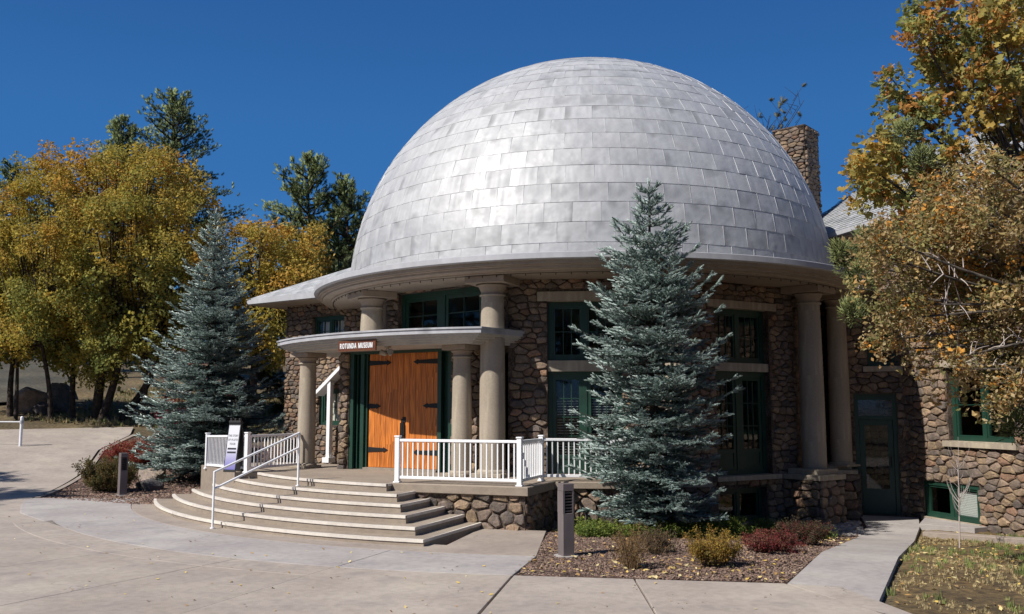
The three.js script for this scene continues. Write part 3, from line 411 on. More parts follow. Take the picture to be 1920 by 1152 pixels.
  const quad = (a, b, c, dd, th) => { const g = new THREE.BufferGeometry(), n = b.clone().sub(a).cross(dd.clone().sub(a)).normalize().multiplyScalar(th), P = [a, b, c, dd], Q = P.map((p) => p.clone().sub(n)), pos = []; const f = (...l) => { for (const i of [0, 1, 2, 0, 2, 3]) pos.push(l[i].x, l[i].y, l[i].z); }; f(...P); f(Q[3], Q[2], Q[1], Q[0]); for (let i = 0; i < 4; i++) f(P[i], Q[i], Q[(i + 1) % 4], P[(i + 1) % 4]); g.setAttribute('position', new THREE.Float32BufferAttribute(pos, 3)); g.computeVertexNormals(); g.setAttribute('uv', new THREE.Float32BufferAttribute(new Float32Array(pos.length / 3 * 2), 2)); return g; };
  add(wing, 'gutter', [quad(F(e0, ov + 0.13, 7.30), F(e1, ov + 0.13, 7.30), F(e1, ov, 7.30), F(e0, ov, 7.30), 0.12)], M.fascia);
  const roof = add(wing, 'roof', quad(F(e0, ov, y0), F(e1, ov, y0), F(e1, -4.2, y0 + (ov + 4.2) * slope), F(e0, -4.2, y0 + (ov + 4.2) * slope), 0.1), M.shingle);
  const r = rng(31), sh = []; for (let k = 0; k < 30; k++) { const o0 = ov + 0.02 - k * 0.165, o1 = o0 - 0.2; let u = e0 - r() * 0.3; while (u < e1) { const w = 0.24 + 0.16 * r(), l = 0.012 + 0.012 * r(); sh.push(quad(F(u, o0, y0 + (ov - o0) * slope + 0.012 + l), F(Math.min(e1, u + w - 0.01), o0, y0 + (ov - o0) * slope + 0.012 + l), F(Math.min(e1, u + w - 0.01), o1, y0 + (ov - o1) * slope + 0.006), F(u, o1, y0 + (ov - o1) * slope + 0.006), 0.01)); u += w; } }
  const shm = add(roof, 'shingles', sh, M.shingle); shm.userData.kind = 'stuff';
  // chimney turned against the wall line
  for (const a of [-45, 45, 135, -135]) { const [qx, qz] = nrm(a + 4); wall(wing, 'chimney_wall', a + 4, 7.03 + qx * 0.54, -1.7 + qz * 0.54, -0.54, 0.54, 6.5, 11.42, [], { cw: 0.24, ch: 0.115, h: 0.05, seed: 500 + a, t: 0.3, tone: 0.95 }); }
  add(wing, 'chimney_cap', bx(1.12, 0.06, 1.12, 7.03, 11.44, -1.7, R(49), 0.01), M.mortar);
  flushStones(wing);
}
// ---------------------------------------------------------------- left wing with hipped eave, small white side porch
const lw = thing('building_wing', 'stone side wing with pale roof behind the entrance canopy', 'building');
{
  const F = [-35, -9.5, -1.7], st = { cw: 0.23, ch: 0.13, h: 0.055 };
  wall(lw, 'wall', ...F, 0, 3.6, 0, 5.8, [[1.2, 2.6, 4.35, 5.25], [1.55, 2.75, 1.9, 3.0]], { ...st, seed: 31 });
  { const a = -125; wall(lw, 'wall', a, F[1], F[2], -5, 0, 0, 5.8, [], { ...st, seed: 32 }); }
  const tx = Math.cos(R(-35)), tz = -Math.sin(R(-35)), nx = Math.sin(R(-35)), nz = Math.cos(R(-35)), P = (u, o, y) => V(F[1] + tx * u + nx * o, y, F[2] + tz * u + nz * o);
  add(lw, 'back_wall', [[0, -5, 3.6, -4.8], [3.5, -4.8, 3.7, -0.36]].map(([u0, o0, u1, o1]) => slab([P(u0, o0, 0), P(u1, o0, 0), P(u1, o1, 0), P(u0, o1, 0)].map((p) => [p.x, p.z]), 0, 5.7)), M.mortar);
  glazing(lw, ...F, { u0: 1.2, u1: 2.6, v0: 4.35, v1: 5.25, leaves: 2, cols: 2, rows: 2, f: 0.09, inset: 0.12, curtain: true });
  glazing(lw, ...F, { u0: 1.55, u1: 2.75, v0: 1.9, v1: 3.0, leaves: 1, cols: 2, rows: 2, f: 0.1, inset: 0.1, mat: M.green, curtain: true });
  const q = (a, b, c, d, th) => { const g = new THREE.BufferGeometry(), n = b.clone().sub(a).cross(d.clone().sub(a)).normalize().multiplyScalar(th), A = [a, b, c, d], B = A.map((p) => p.clone().sub(n)), pos = [], f = (...l) => { for (const i of [0, 1, 2, 0, 2, 3]) pos.push(l[i].x, l[i].y, l[i].z); }; f(...A); f(B[3], B[2], B[1], B[0]); for (let i = 0; i < 4; i++) f(A[i], B[i], B[(i + 1) % 4], A[(i + 1) % 4]); g.setAttribute('position', new THREE.Float32BufferAttribute(pos, 3)); g.computeVertexNormals(); return g; };
  const o = 0.95, eL = -0.8, eR = 4.0, ye = 5.86, yr = 7.3;
  add(lw, 'roof', [q(P(eL, o, ye), P(eR, o, ye), P(eR, -2.2, yr), P(1.6, -2.2, yr), 0.09), q(P(eL, -5.8, ye), P(eL, o, ye), P(1.6, -2.2, yr), P(1.6, -2.6, yr), 0.09)], M.shingle);
  add(lw, 'fascia_board', [q(P(eL, o + 0.03, ye - 0.17), P(eR, o + 0.03, ye - 0.17), P(eR, o + 0.03, ye), P(eL, o + 0.03, ye), 0.04), q(P(eL - 0.03, -5.8, ye - 0.17), P(eL - 0.03, o, ye - 0.17), P(eL - 0.03, o, ye), P(eL - 0.03, -5.8, ye), 0.04)], M.fascia);
  add(lw, 'soffit', slab([P(eL, o, 0), P(eR, o, 0), P(eR, -0.3, 0), P(0.3, -0.3, 0), P(0.3, -5.8, 0), P(eL, -5.8, 0)].map((p) => [p.x, p.z]), 5.66, 5.7), M.cream);
  add(lw, 'porch_roof', [q(P(1.7, 0.4, 2.86), P(2.9, 0.4, 3.74), P(2.9, -0.0, 3.74), P(1.7, 0, 2.86), 0.1)], M.white);
  add(lw, 'porch_post', [box6(-0.065, 0.065, 0.8, 3.22, -0.065, 0.065).rotateY(R(-35)).translate(P(2.34, 0.3, 0).x, 0, P(2.34, 0.3, 0).z), box6(-0.14, 0.14, 0.8, 0.95, -0.14, 0.14).rotateY(R(-35)).translate(P(2.34, 0.3, 0).x, 0, P(2.34, 0.3, 0).z)], M.white);
  flushStones(lw); settle(lw, -8.2, 0.8, -0.9);
}
// ---------------------------------------------------------------- railings, handrail, signs, lamps
function railing(name, label, runs, h, gap, group) {
  const t = thing(name, label, 'railing', group);
  for (const run of runs) {
    const [a, b] = run.pts.map(([x, y, z]) => V(x, y, z)), d = b.clone().sub(a), L = d.length(), dir = d.clone().normalize(), ry = -Math.atan2(d.z, d.x), tilt = Math.asin(dir.y);
    const rail = (y, w, hh) => { const g = new RoundedBoxGeometry(L - 0.02, hh, w, 1, 0.008); g.rotateZ(tilt); g.rotateY(ry); return g.translate((a.x + b.x) / 2, (a.y + b.y) / 2 + y, (a.z + b.z) / 2); };
    add(t, 'top_rail', rail(h - 0.06, 0.065, 0.055), M.white); add(t, 'bottom_rail', rail(0.11, 0.05, 0.06), M.white);
    const n = Math.round(L / gap); for (let i = 1; i < n; i++) { const p = a.clone().lerp(b, i / n); add(t, 'baluster', bx(0.026, h - 0.2, 0.026, p.x, p.y + h / 2 + 0.015, p.z, ry), M.white); }
    for (const k of run.posts ?? []) { const p = k ? b : a; add(t, 'post', [bx(0.1, h + 0.01, 0.1, p.x, p.y + (h + 0.01) / 2, p.z, ry, 0.008), bx(0.125, 0.03, 0.125, p.x, p.y + h + 0.02, p.z, ry, 0.008), bx(0.14, 0.03, 0.14, p.x, p.y + 0.015, p.z, ry, 0.006)], M.white); }
  }
  const p = runs[0].pts[0]; return settle(t, p[0], p[1], p[2]);
}
railing('baluster_railing', 'white baluster railing along the stone pier right of the steps', [{ pts: [[-4.66, 0.862, 8.19], [-2.13, 0.862, 9.17]], posts: [0, 1] }, { pts: [[-2.13, 0.862, 9.17], [-1.66, 0.862, 7.78]], posts: [1] }, { pts: [[-1.66, 0.862, 7.78], [-0.15, 0.855, 7.84]], posts: [1] }, { pts: [[-0.15, 0.855, 7.84], [1.05, 0.855, 7.74]], posts: [1] }], 0.93, 0.118);
railing('baluster_railing', 'white baluster railing behind the tour sign at the left of the landing', [{ pts: [[-8.66, 0.86, 5.2], [-7.78, 0.86, 3.5]], posts: [0] }, { pts: [[-10.5, 0.78, 2.55], [-8.66, 0.86, 5.2]], posts: [0] }], 0.93, 0.118);
{
  const h = thing('handrail', 'white pipe handrail running down the curved steps', 'handrail'), a = V(-8.2, 0, 9.0), b = V(-6.93, 0.716, 7.3), d = b.clone().sub(a).setY(0).normalize(), lo = a.clone().addScaledVector(d, -0.02), r = 0.024;
  const A = V(a.x, 1.13, a.z), A2 = V(a.x, 0.80, a.z), B = V(b.x, 1.86, b.z), B2 = V(b.x, 1.54, b.z); void lo;
  const joint = (p) => new THREE.SphereGeometry(r, 8, 6).translate(p.x, p.y, p.z);
  add(h, 'top_rail', [bar(A, B, r), joint(A), joint(B)], M.white); add(h, 'lower_rail', [bar(A2, B2, r), joint(A2), joint(B2)], M.white);
  add(h, 'post', [bar(V(a.x, 0.02, a.z), A2, r), bar(V(a.x, 0.03, a.z), V(a.x, 0.05, a.z), 0.05), bar(A2, A, r * 0.98)], M.white); add(h, 'post', [bar(V(b.x, 0.70, b.z), B2, r), bar(V(b.x, 0.716, b.z), V(b.x, 0.736, b.z), 0.05), bar(B2, B, r * 0.98)], M.white);
  settle(h, a.x, 0, a.z);
}
{ // small bulbs on a wire under the eave
  const t = thing('light_string', 'string of small unlit bulbs round the edge of the eave soffit', 'string lights'), w = [], b = []; let i = 0;
  for (let a = -88; a < 66; a += 2.6, i++) { const [x, z] = pol(7.56, a), [x1, z1] = pol(7.56, a + 2.6), y = 5.38; w.push(bar(V(x, y, z), V(x1, y, z1), 0.006, 4)); b.push(lathe([[0.008, 0], [0.009, -0.02], [0.013, -0.03], [0.012, -0.045], [0.0, -0.05]], 6).translate(x, y, z)); }
  add(t, 'wire', w, M.black); const m = add(t, 'bulbs', b, M.black); m.userData.kind = 'stuff'; settle(t, 0, 5.38, 7.56);
}
const font = await new FontLoader().loadAsync('fonts/droid/droid_sans_bold.typeface.json');
{ // name board hung on the canopy front
  const s = thing('name_sign', 'brown board with white letters ROTUNDA MUSEUM hung on the canopy edge', 'sign'), g = new THREE.Group(); void g;
  add(s, 'board', bx(1.14, 0.225, 0.045, 0, 0, 0, 0, 0.006), S({ color: C(0.15, 0.058, 0.026), map: T.wood, roughness: 0.55 }));
  add(s, 'border', [bx(1.17, 0.01, 0.05, 0, 0.117, 0), bx(1.17, 0.01, 0.05, 0, -0.117, 0), bx(0.01, 0.224, 0.05, 0.58, 0, 0), bx(0.01, 0.224, 0.05, -0.58, 0, 0)], S({ color: C(0.17, 0.065, 0.028), roughness: 0.6 }));
  const gs = []; let x = 0; for (const ch of 'ROTUNDA MUSEUM') { if (ch === ' ') { x += 0.07; continue; } const q = new TextGeometry(ch, { font, size: 0.125, depth: 0.012, curveSegments: 4 }); q.computeBoundingBox(); const b = q.boundingBox; q.translate(x - b.min.x, 0, 0); gs.push(q); x += b.max.x - b.min.x + 0.024; }
  const q = merged(gs); q.translate(-x / 2, -0.061, 0.023); q.scale(1.04 / x, 1, 1); add(s, 'lettering', q, M.white);
  s.position.set(-5.93, 3.86, 5.96); s.rotation.y = R(-33);
  const f = thing('flood_lamp', 'pair of small spotlights under the canopy beside the name board', 'lamp');
  for (const k of [-1, 1]) { const q = new THREE.CylinderGeometry(0.075, 0.045, 0.16, 14).rotateX(R(70)).rotateY(R(k * 38)).translate(k * 0.1, -0.16, 0.03); add(f, 'lamp_head', q, M.column); }
  add(f, 'bracket', [bx(0.12, 0.03, 0.12, 0, -0.015, 0, 0, 0.005), bar(V(-0.1, -0.14, 0), V(0, -0.03, 0), 0.012), bar(V(0.1, -0.14, 0), V(0, -0.03, 0), 0.012)], M.column);
  f.position.set(-5.22, 3.85, 5.9); f.rotation.y = R(-30);
}
{ // folding sign on the landing
  const s = thing('sandwich_board', 'black folding sign with a tour poster standing at the left of the landing', 'sign'), cv = document.createElement('canvas'); cv.width = 128; cv.height = 384; const c = cv.getContext('2d');
  const gr = c.createLinearGradient(0, 200, 0, 384); gr.addColorStop(0, '#c9c9d2'); gr.addColorStop(1, '#6a66a8'); c.fillStyle = '#cfd0d6'; c.fillRect(0, 0, 128, 384); c.fillStyle = gr; c.fillRect(0, 200, 128, 184);
  c.fillStyle = '#23252c'; c.textAlign = 'center'; c.font = 'bold 27px sans-serif'; c.fillText('THE STORY', 64, 100, 118); c.fillText('OF PLUTO', 64, 136, 118); c.fillText('TOUR', 64, 172, 118); c.fillRect(12, 196, 104, 16); c.fillRect(12, 228, 104, 16);
  const poster = new THREE.CanvasTexture(cv); poster.colorSpace = THREE.SRGBColorSpace;
  const panel = (z, a) => { const g = bx(0.34, 1.18, 0.03, 0, 0.6, 0, 0, 0.008); return g.rotateX(a).translate(0, 0, z); };
  add(s, 'front_panel', panel(0.2, R(-9)), M.black); add(s, 'back_panel', panel(-0.2, R(9)), M.black);
  add(s, 'handle', [bx(0.34, 0.06, 0.1, 0, 1.2, 0, 0, 0.01), bx(0.05, 0.07, 0.07, -0.12, 1.25, 0, 0, 0.01), bx(0.05, 0.07, 0.07, 0, 1.25, 0, 0, 0.01), bx(0.05, 0.07, 0.07, 0.12, 1.25, 0, 0, 0.01)], M.black);
  const pg = new THREE.PlaneGeometry(0.30, 1.06).translate(0, 0.6, 0.018).rotateX(R(-9)).translate(0, 0, 0.2); add(s, 'poster', pg, S({ map: poster, roughness: 0.5 }), true);
  s.position.set(-9.0, 0.865, 5.05); s.rotation.y = R(-18);
}
function bollard(label, x, z, turn) {
  const b = thing('bollard_light', label, 'bollard', 'bollard lights by the paths'), y = ground(x, z), w = 0.2;
  add(b, 'post', [bx(w, 0.70, w, 0, 0.35, 0, 0, 0.008), bx(w, 0.12, w, 0, 1.11, 0, 0, 0.008), box6(-w / 2, -w / 2 + 0.03, 0.7, 1.05, -w / 2, w / 2), box6(w / 2 - 0.03, w / 2, 0.7, 1.05, -w / 2, w / 2), box6(-w / 2 + 0.03, w / 2 - 0.03, 0.7, 1.05, -w / 2, -w / 2 + 0.03)], M.bollard);
  for (let k = 0; k < 7; k++) add(b, 'louvre', bx(w - 0.062, 0.008, 0.09, 0, 0.735 + k * 0.048, 0.05).rotateX(0), M.bollard);
  add(b, 'lamp_core', new THREE.CylinderGeometry(0.035, 0.035, 0.33, 12).translate(0, 0.875, -0.02), M.black);
  add(b, 'footing', new THREE.CylinderGeometry(0.2, 0.2, 0.06, 20).translate(0, 0.0, 0), M.concreteGrey);
  b.position.set(x, y, z); b.rotation.y = R(turn); return b;
}
bollard('grey louvred bollard light in the mulch bed before the right spruce', -1.41, 12.28, 24);
bollard('grey louvred bollard light beside the left flower bed', -13.06, 1.82, 40);
{ // pipe barrier at the far left of the drive
  const p = thing('pipe_gate', 'white pipe barrier post with a rail at the left edge of the drive', 'barrier'), y = ground(-20.76, -7.14);
  add(p, 'post', [bar(V(0, -0.1, 0), V(0, 1.08, 0), 0.055, 14), new THREE.SphereGeometry(0.055, 14, 8).translate(0, 1.08, 0)], M.white); add(p, 'rail', bar(V(0, 0.92, 0), V(-3.4, 0.95, 0.6), 0.025, 10), M.white); add(p, 'collar', bar(V(0, 0.86, 0), V(0, 0.98, 0), 0.07, 14), M.fascia);
  add(p, 'post', [bar(V(-3.4, -0.1, 0.6), V(-3.4, 1.08, 0.6), 0.075, 14)], M.white);
  p.position.set(-20.76, y, -7.14);
}

// ---------------------------------------------------------------- paving, beds, lawn, road
{
  const gap = 0.006, y0 = -0.07, mk = (pts) => slab(pts, y0, 0.03, 0.006), ring = (r0, r1, a0, a1) => { const e0 = (gap / r0) * 57.3, n = Math.max(3, Math.round((a1 - a0) / 2)); return [...arc(r1 - gap, a0 + (gap / r1) * 57.3, a1 - (gap / r1) * 57.3, n), ...arc(r0 + gap, a1 - e0, a0 + e0, n)]; };
  const plaza = new THREE.Group(); plaza.name = 'plaza'; plaza.userData.kind = 'structure'; scene.add(plaza);
  const tones = [0, 1, 2].map((i) => S({ color: C(...[[0.45, 0.388, 0.338], [0.43, 0.37, 0.322], [0.462, 0.40, 0.35]][i]), map: T.concrete, bumpMap: T.grain, bumpScale: 0.003, roughness: 0.88 }));
  let k = 0; const put = (pts) => add(plaza, 'paving_slab', mk(pts), tones[k++ % 3]);
  for (const [a0, a1] of [[-57.5, -47], [-47, -36.5], [-36.5, -27.6], [-27.6, -20.2]]) { put(ring(14.26, 15.0, a0, a1)); put(ring(15.0, 19, a0, a1)); put(ring(19, 24, a0, a1)); }
  put(ring(14.26, 19, -20.2, -9.2)); put(ring(19, 24, -20.2, -9.2));
  const edge = (u) => [lerp(-2.31, 1.41, u), lerp(14.08, 14.69, u)];
  put([pol(14.27, -9.1), edge(0.03), edge(0.46), pol(19, -2.1), pol(19, -9.1)]); put([edge(0.468), edge(0.995), [2.55, 18.1], pol(19, 7.2), pol(19, -2.05)]); put(ring(19, 24, -9.2, 8));
  put([[1.43, 14.72], [2.08, 14.9], [1.95, 16.4], [3.5, 18.9], [2.62, 18.6]]);
  const seal = S({ color: C(0.58, 0.50, 0.43), map: T.concrete }), sl = (pts) => slab(pts, 0, 0.027);
  add(plaza, 'joint_sealant', [sl([...arc(14.262, -56, -9.2, 40), ...arc(14.247, -9.2, -56, 40)]), sl([...arc(15.008, -57.4, -20.2, 40), ...arc(14.992, -20.2, -57.4, 40)]), sl([pol(14.27, -20.14), pol(19, -20.16), pol(19, -20.24), pol(14.27, -20.26)])], seal, false);
  const apron = new THREE.Group(); apron.name = 'apron'; apron.userData.kind = 'structure'; scene.add(apron);
  add(apron, 'paving_slab', mk([...arc(14.25, -9.2, -20.1, 8), ...arc(12.52, -20.1, -8.7, 8)]), M.concreteGrey);
  add(apron, 'paving_slab', mk([...arc(14.25, -20.16, -50, 20), [-12.35, 7.55], [-13.5, 6.2], [-14.35, 4.6], [-14.95, 3.3], [-15.0, 2.75], [-12.75, 2.85], ...arc(12.52, -77, -20.16, 30)]), M.concreteGrey);
  const strip = new THREE.Group(); strip.name = 'step_border'; strip.userData.kind = 'structure'; scene.add(strip);
  add(strip, 'paving_slab', mk([...arc(12.51, -77, -8.7, 36), [-1.62, 9.33], [-2.9, 9.0], ...arc(11.7, -17, -77, 30)]), M.concrete);
  const drive = structure('driveway', sheet([[-11.0, 8.2], [-14.6, 3.4], [-15.1, 2.7], [-16.4, -2.8], [-17.8, -7.1], [-18.1, -10.6], [-18.8, -12.6]], [[-16.5, 16], [-23, 6], [-26, 0], [-27, -4], [-26, -8], [-24, -10.2]], 60, 20, 0.020), tones[0]); void drive;
  structure('driveway_kerb', sheet([[-15.0, 2.75], [-16.3, -2.8], [-17.7, -7.1], [-18.0, -10.6]], [[-14.85, 2.75], [-16.15, -2.8], [-17.55, -7.1], [-17.85, -10.6]], 30, 1, 0.045), M.concrete);
  const walk = new THREE.Group(); walk.name = 'walkway'; walk.userData.kind = 'structure'; scene.add(walk);
  const L = [[1.43, 14.70], [6.0, 5.7], [6.75, 3.3]], Q = [[2.12, 14.9], [2.85, 14.35], [5.35, 9.3], [7.2, 5.75], [8.0, 3.9]];
  const Q2 = [[2.25, 15.75], [7.2, 5.75], [8.0, 3.9]]; void Q;
  for (let i = 0; i < 9; i++) { const a = [i / 9 + 0.0006, (i + 1) / 9 - 0.0006], n = 6, l = Array.from({ length: n + 1 }, (_, j) => along(L, lerp(a[0], a[1], j / n))), q = Array.from({ length: n + 1 }, (_, j) => along(Q2, lerp(a[0], a[1], j / n))); const g = sheet(l, q, n, 3, 0.025), p = g.attributes.position, pos = [], f = (v) => V().fromBufferAttribute(p, v), W = 4; const out = []; for (let j = 0; j < n; j++) for (const c of [0, 3]) { const A = f(j * W + c), B = f((j + 1) * W + c); out.push(A, B, B.clone().setY(B.y - 0.12), A, B.clone().setY(B.y - 0.12), A.clone().setY(A.y - 0.12)); } for (const j of [0, n]) { const A = f(j * W), B = f(j * W + 3); out.push(A, B, B.clone().setY(B.y - 0.12), A, B.clone().setY(B.y - 0.12), A.clone().setY(A.y - 0.12)); } out.forEach((v) => pos.push(v.x, v.y, v.z)); const s = new THREE.BufferGeometry(); s.setAttribute('position', new THREE.Float32BufferAttribute(pos, 3)); s.computeVertexNormals(); s.setAttribute('uv', new THREE.Float32BufferAttribute(new Float32Array(pos.length / 3 * 2), 2)); add(walk, 'paving_slab', [g, s], M.concreteGrey); }
  structure('concrete_pad', [slab([[7.25, 5.6], [7.95, 4.35], [9.0, 5.9], [8.2, 6.3]], -0.5, -0.30, 0.008)], M.concreteGrey, false);
  structure('kerb', [slab([[6.75, 6.9], [6.95, 6.6], [9.6, 8.6], [9.5, 8.9]], -0.5, -0.31, 0.01)], M.concrete, false);
  structure('mulch_bed', sheet([[-2.31, 14.06], [-1.66, 9.66], [-1.55, 7.6], [-1.2, 6.6]], [[1.43, 14.66], [4.02, 9.6], [5.98, 5.7], [6.6, 4.2]], 70, 50, -0.005, 0.022, 3), M.soil);
  structure('flower_bed', sheet([[-15.1, 2.8], [-16.2, -2.8], [-17.6, -7.1], [-17.9, -10.8]], [[-11.3, 4.45], [-8.3, 4.6], [-8.6, 1.0], [-9.6, -9]], 50, 30, 0.0, 0.03, 4), M.soil);
  structure('lawn', sheet([[2.3, 16.0], [5.4, 9.35], [7.25, 5.8], [7.9, 4.6]], [[12, 26], [14, 14], [12, 8], [9.4, 5]], 60, 40, -0.055, 0.02, 5), M.lawn);
  structure('road', sheet([[-30, -12.5], [-70, -36]], [[-25.2, -20.5], [-32, -33], [-52, -62]], 40, 16, 0.17), M.asphalt);
}
// loose stuff lying about
function scatter(name, label, category, geo, mat, n, seed, spot, color, scale, flat = 0.5) {
  const r = rng(seed), m = new THREE.InstancedMesh(geo, mat, n), q = new THREE.Quaternion(), e = new THREE.Euler(), M4 = new THREE.Matrix4(); m.name = numbered(name); let k = 0;
  while (k < n) { const p = spot(r); if (!p) continue; e.set((r() - 0.5) * flat * 2, r() * 6.28, (r() - 0.5) * flat * 2); q.setFromEuler(e); const s = scale[0] + (scale[1] - scale[0]) * r(); M4.compose(V(...p), q, V(s, s * (0.7 + 0.6 * r()), s)); m.setMatrixAt(k, M4); m.setColorAt(k, color(r)); k++; }
  m.userData = { label, category, kind: 'stuff' }; scene.add(shade(m)); return m;
}
const tint = (list, v = 0.25) => (r) => { const c = list[Math.floor(r() * list.length)], k = 1 - v + 2 * v * r(); return C(c[0] * k, c[1] * k, c[2] * k); };
function inQuad(A, B) { return (r) => { const t = r(), p = along(A, t), q = along(B, t), k = r(); return [lerp(p[0], q[0], k), lerp(p[1], q[1], k)]; }; }
const chip = (() => { const g = new THREE.IcosahedronGeometry(0.02, 0), p = g.attributes.position; for (let i = 0; i < p.count; i++) p.setXYZ(i, p.getX(i) * 1.5, p.getY(i) * 0.5, p.getZ(i) * 0.8); g.computeVertexNormals(); return g; })();
const flatLeaf = (() => { const g = new THREE.BufferGeometry(); g.setAttribute('position', new THREE.Float32BufferAttribute([0, 0, -0.04, 0.022, 0.006, -0.005, 0, 0.012, 0.045, 0, 0, -0.04, 0, 0.012, 0.045, -0.022, 0.006, -0.005], 3)); g.setAttribute('uv', new THREE.Float32BufferAttribute(new Float32Array(12), 2)); g.computeVertexNormals(); return g; })();
const bedR = inQuad([[-2.2, 14.0], [-1.6, 9.7], [-1.4, 7.9]], [[1.5, 14.5], [4.0, 9.6], [5.9, 5.9]]), bedL = inQuad([[-14.9, 2.6], [-16.1, -2.8], [-17.4, -7.1], [-17.7, -10.6]], [[-11.6, 4.4], [-9.6, 4.3], [-9.6, -2], [-10, -8]]), lawnQ = inQuad([[2.36, 15.7], [5.4, 9.35], [7.25, 5.9]], [[7, 19], [9, 13], [9.2, 7]]);
const chips = [[0.17, 0.105, 0.078], [0.125, 0.08, 0.062], [0.205, 0.135, 0.10], [0.085, 0.056, 0.045], [0.25, 0.175, 0.13]];
scatter('mulch', 'brown bark mulch over the right bed', 'mulch', chip, M.dull, 30000, 1, (r) => { const p = bedR(r); return [p[0], ground(...p) + 0.012, p[1]]; }, tint(chips), [0.4, 1.2], 0.7);
scatter('mulch', 'brown bark mulch over the left flower bed', 'mulch', chip, M.dull, 12000, 2, (r) => { const p = bedL(r); return [p[0], ground(...p) + 0.015, p[1]]; }, tint([...chips, [0.27, 0.17, 0.13]]), [0.8, 2.2], 0.7);
const YEL = [[0.52, 0.36, 0.08], [0.50, 0.38, 0.15], [0.42, 0.24, 0.07], [0.55, 0.45, 0.22], [0.30, 0.18, 0.08]];
scatter('fallen_leaves', 'yellow fallen leaves scattered over the right mulch bed', 'leaves', flatLeaf, M.needle, 1000, 3, (r) => { const p = bedR(r); const d = Math.min(Math.hypot(p[0] + 0.5, p[1] - 13.4), Math.hypot(p[0] - 0.7, p[1] - 13.3), Math.abs(p[1] - 8.6) * 1.2); return r() < 0.12 + Math.exp(-d * 1.6) ? [p[0], ground(...p) + 0.03, p[1]] : null; }, tint(YEL), [0.5, 1.1], 0.5);
scatter('fallen_leaves', 'few dry leaves lying on the concrete plaza', 'leaves', flatLeaf, M.needle, 300, 4, (r) => { const p = pol(12.6 + 7 * r(), -64 + 70 * r()); return p[0] > -1.9 && p[1] < 14.4 ? null : [p[0], 0.038, p[1]]; }, tint(YEL), [0.4, 0.9], 0.35);
scatter('fallen_leaves', 'tan fallen leaves lying on the lawn', 'leaves', flatLeaf, M.needle, 800, 5, (r) => { const p = lawnQ(r); return [p[0], ground(...p) - 0.02, p[1]]; }, tint(YEL), [0.5, 1.2], 0.5);
const tuft = (n, h, seed, w = 0.005) => { const r = rng(seed), pos = []; for (let i = 0; i < n; i++) { const a = r() * 6.28, k = h * (0.5 + 0.6 * r()), b = 0.05 * r(), x = Math.cos(a) * b, z = Math.sin(a) * b, l = 0.5 * k * r(), ux = Math.sin(a) * w, uz = -Math.cos(a) * w; const m = [x + Math.cos(a) * l * 0.4, k * 0.6, z + Math.sin(a) * l * 0.4], t = [x + Math.cos(a) * l, k, z + Math.sin(a) * l]; pos.push(x - ux, 0, z - uz, x + ux, 0, z + uz, m[0] + ux * 0.7, m[1], m[2] + uz * 0.7, x - ux, 0, z - uz, m[0] + ux * 0.7, m[1], m[2] + uz * 0.7, m[0] - ux * 0.7, m[1], m[2] - uz * 0.7, m[0] - ux * 0.7, m[1], m[2] - uz * 0.7, m[0] + ux * 0.7, m[1], m[2] + uz * 0.7, ...t); } const g = new THREE.BufferGeometry(); g.setAttribute('position', new THREE.Float32BufferAttribute(pos, 3)); g.setAttribute('uv', new THREE.Float32BufferAttribute(new Float32Array(pos.length / 3 * 2), 2)); g.computeVertexNormals(); return g; };
scatter('lawn_grass', 'short dry tan grass of the lawn', 'grass', tuft(14, 0.06, 9), M.needle, 3000, 6, (r) => { const p = lawnQ(r); return fbm(p[0] / 10 + 5, p[1] / 10 + 5, 8, 3, 5) > 0.5 ? [p[0], ground(...p) - 0.06, p[1]] : null; }, tint([[0.36, 0.27, 0.13], [0.30, 0.235, 0.11], [0.42, 0.33, 0.17]]), [0.4, 1.0], 0.3);
scatter('lawn_grass', 'patches of green grass in the lawn', 'grass', tuft(14, 0.09, 10), M.needle, 450, 7, (r) => { const p = lawnQ(r); return fbm(p[0] / 10 + 5, p[1] / 10 + 2, 9, 3, 15) > 0.56 ? [p[0], ground(...p) - 0.06, p[1]] : null; }, tint([[0.11, 0.16, 0.04], [0.16, 0.20, 0.05], [0.22, 0.22, 0.07]]), [0.7, 1.5], 0.2);
scatter('hillside_grass', 'dry tan grass under the trees of the hillside', 'grass', tuft(12, 0.25, 11, 0.012), M.needle, 5000, 8, (r) => { const x = -24.5 + 16.5 * r(), z = -13 - 14 * r(); return x > -24 && z > -12.6 ? null : [x, ground(x, z) - 0.12, z]; }, tint([[0.34, 0.26, 0.12], [0.20, 0.21, 0.07], [0.28, 0.22, 0.11]]), [0.5, 1.3], 0.2);
const pebble = (() => { const g = new THREE.IcosahedronGeometry(0.05, 1), p = g.attributes.position; for (let i = 0; i < p.count; i++) p.setY(i, p.getY(i) * 0.6); return g; })();
scatter('gravel', 'grey river gravel round the foot of the column pedestal', 'gravel', pebble, M.needle, 900, 9, (r) => { const x = 4.2 + 2.2 * r(), z = 4.6 + 3.0 * r(); return Math.hypot(x - 5.2, z - 5.6) > 1.35 + 0.3 * r() || x > 6.1 - (z - 5) * 0.35 ? null : [x, ground(x, z) + 0.01, z]; }, tint([[0.30, 0.27, 0.25], [0.24, 0.20, 0.18], [0.36, 0.32, 0.29]]), [0.5, 1.7], 0.4);

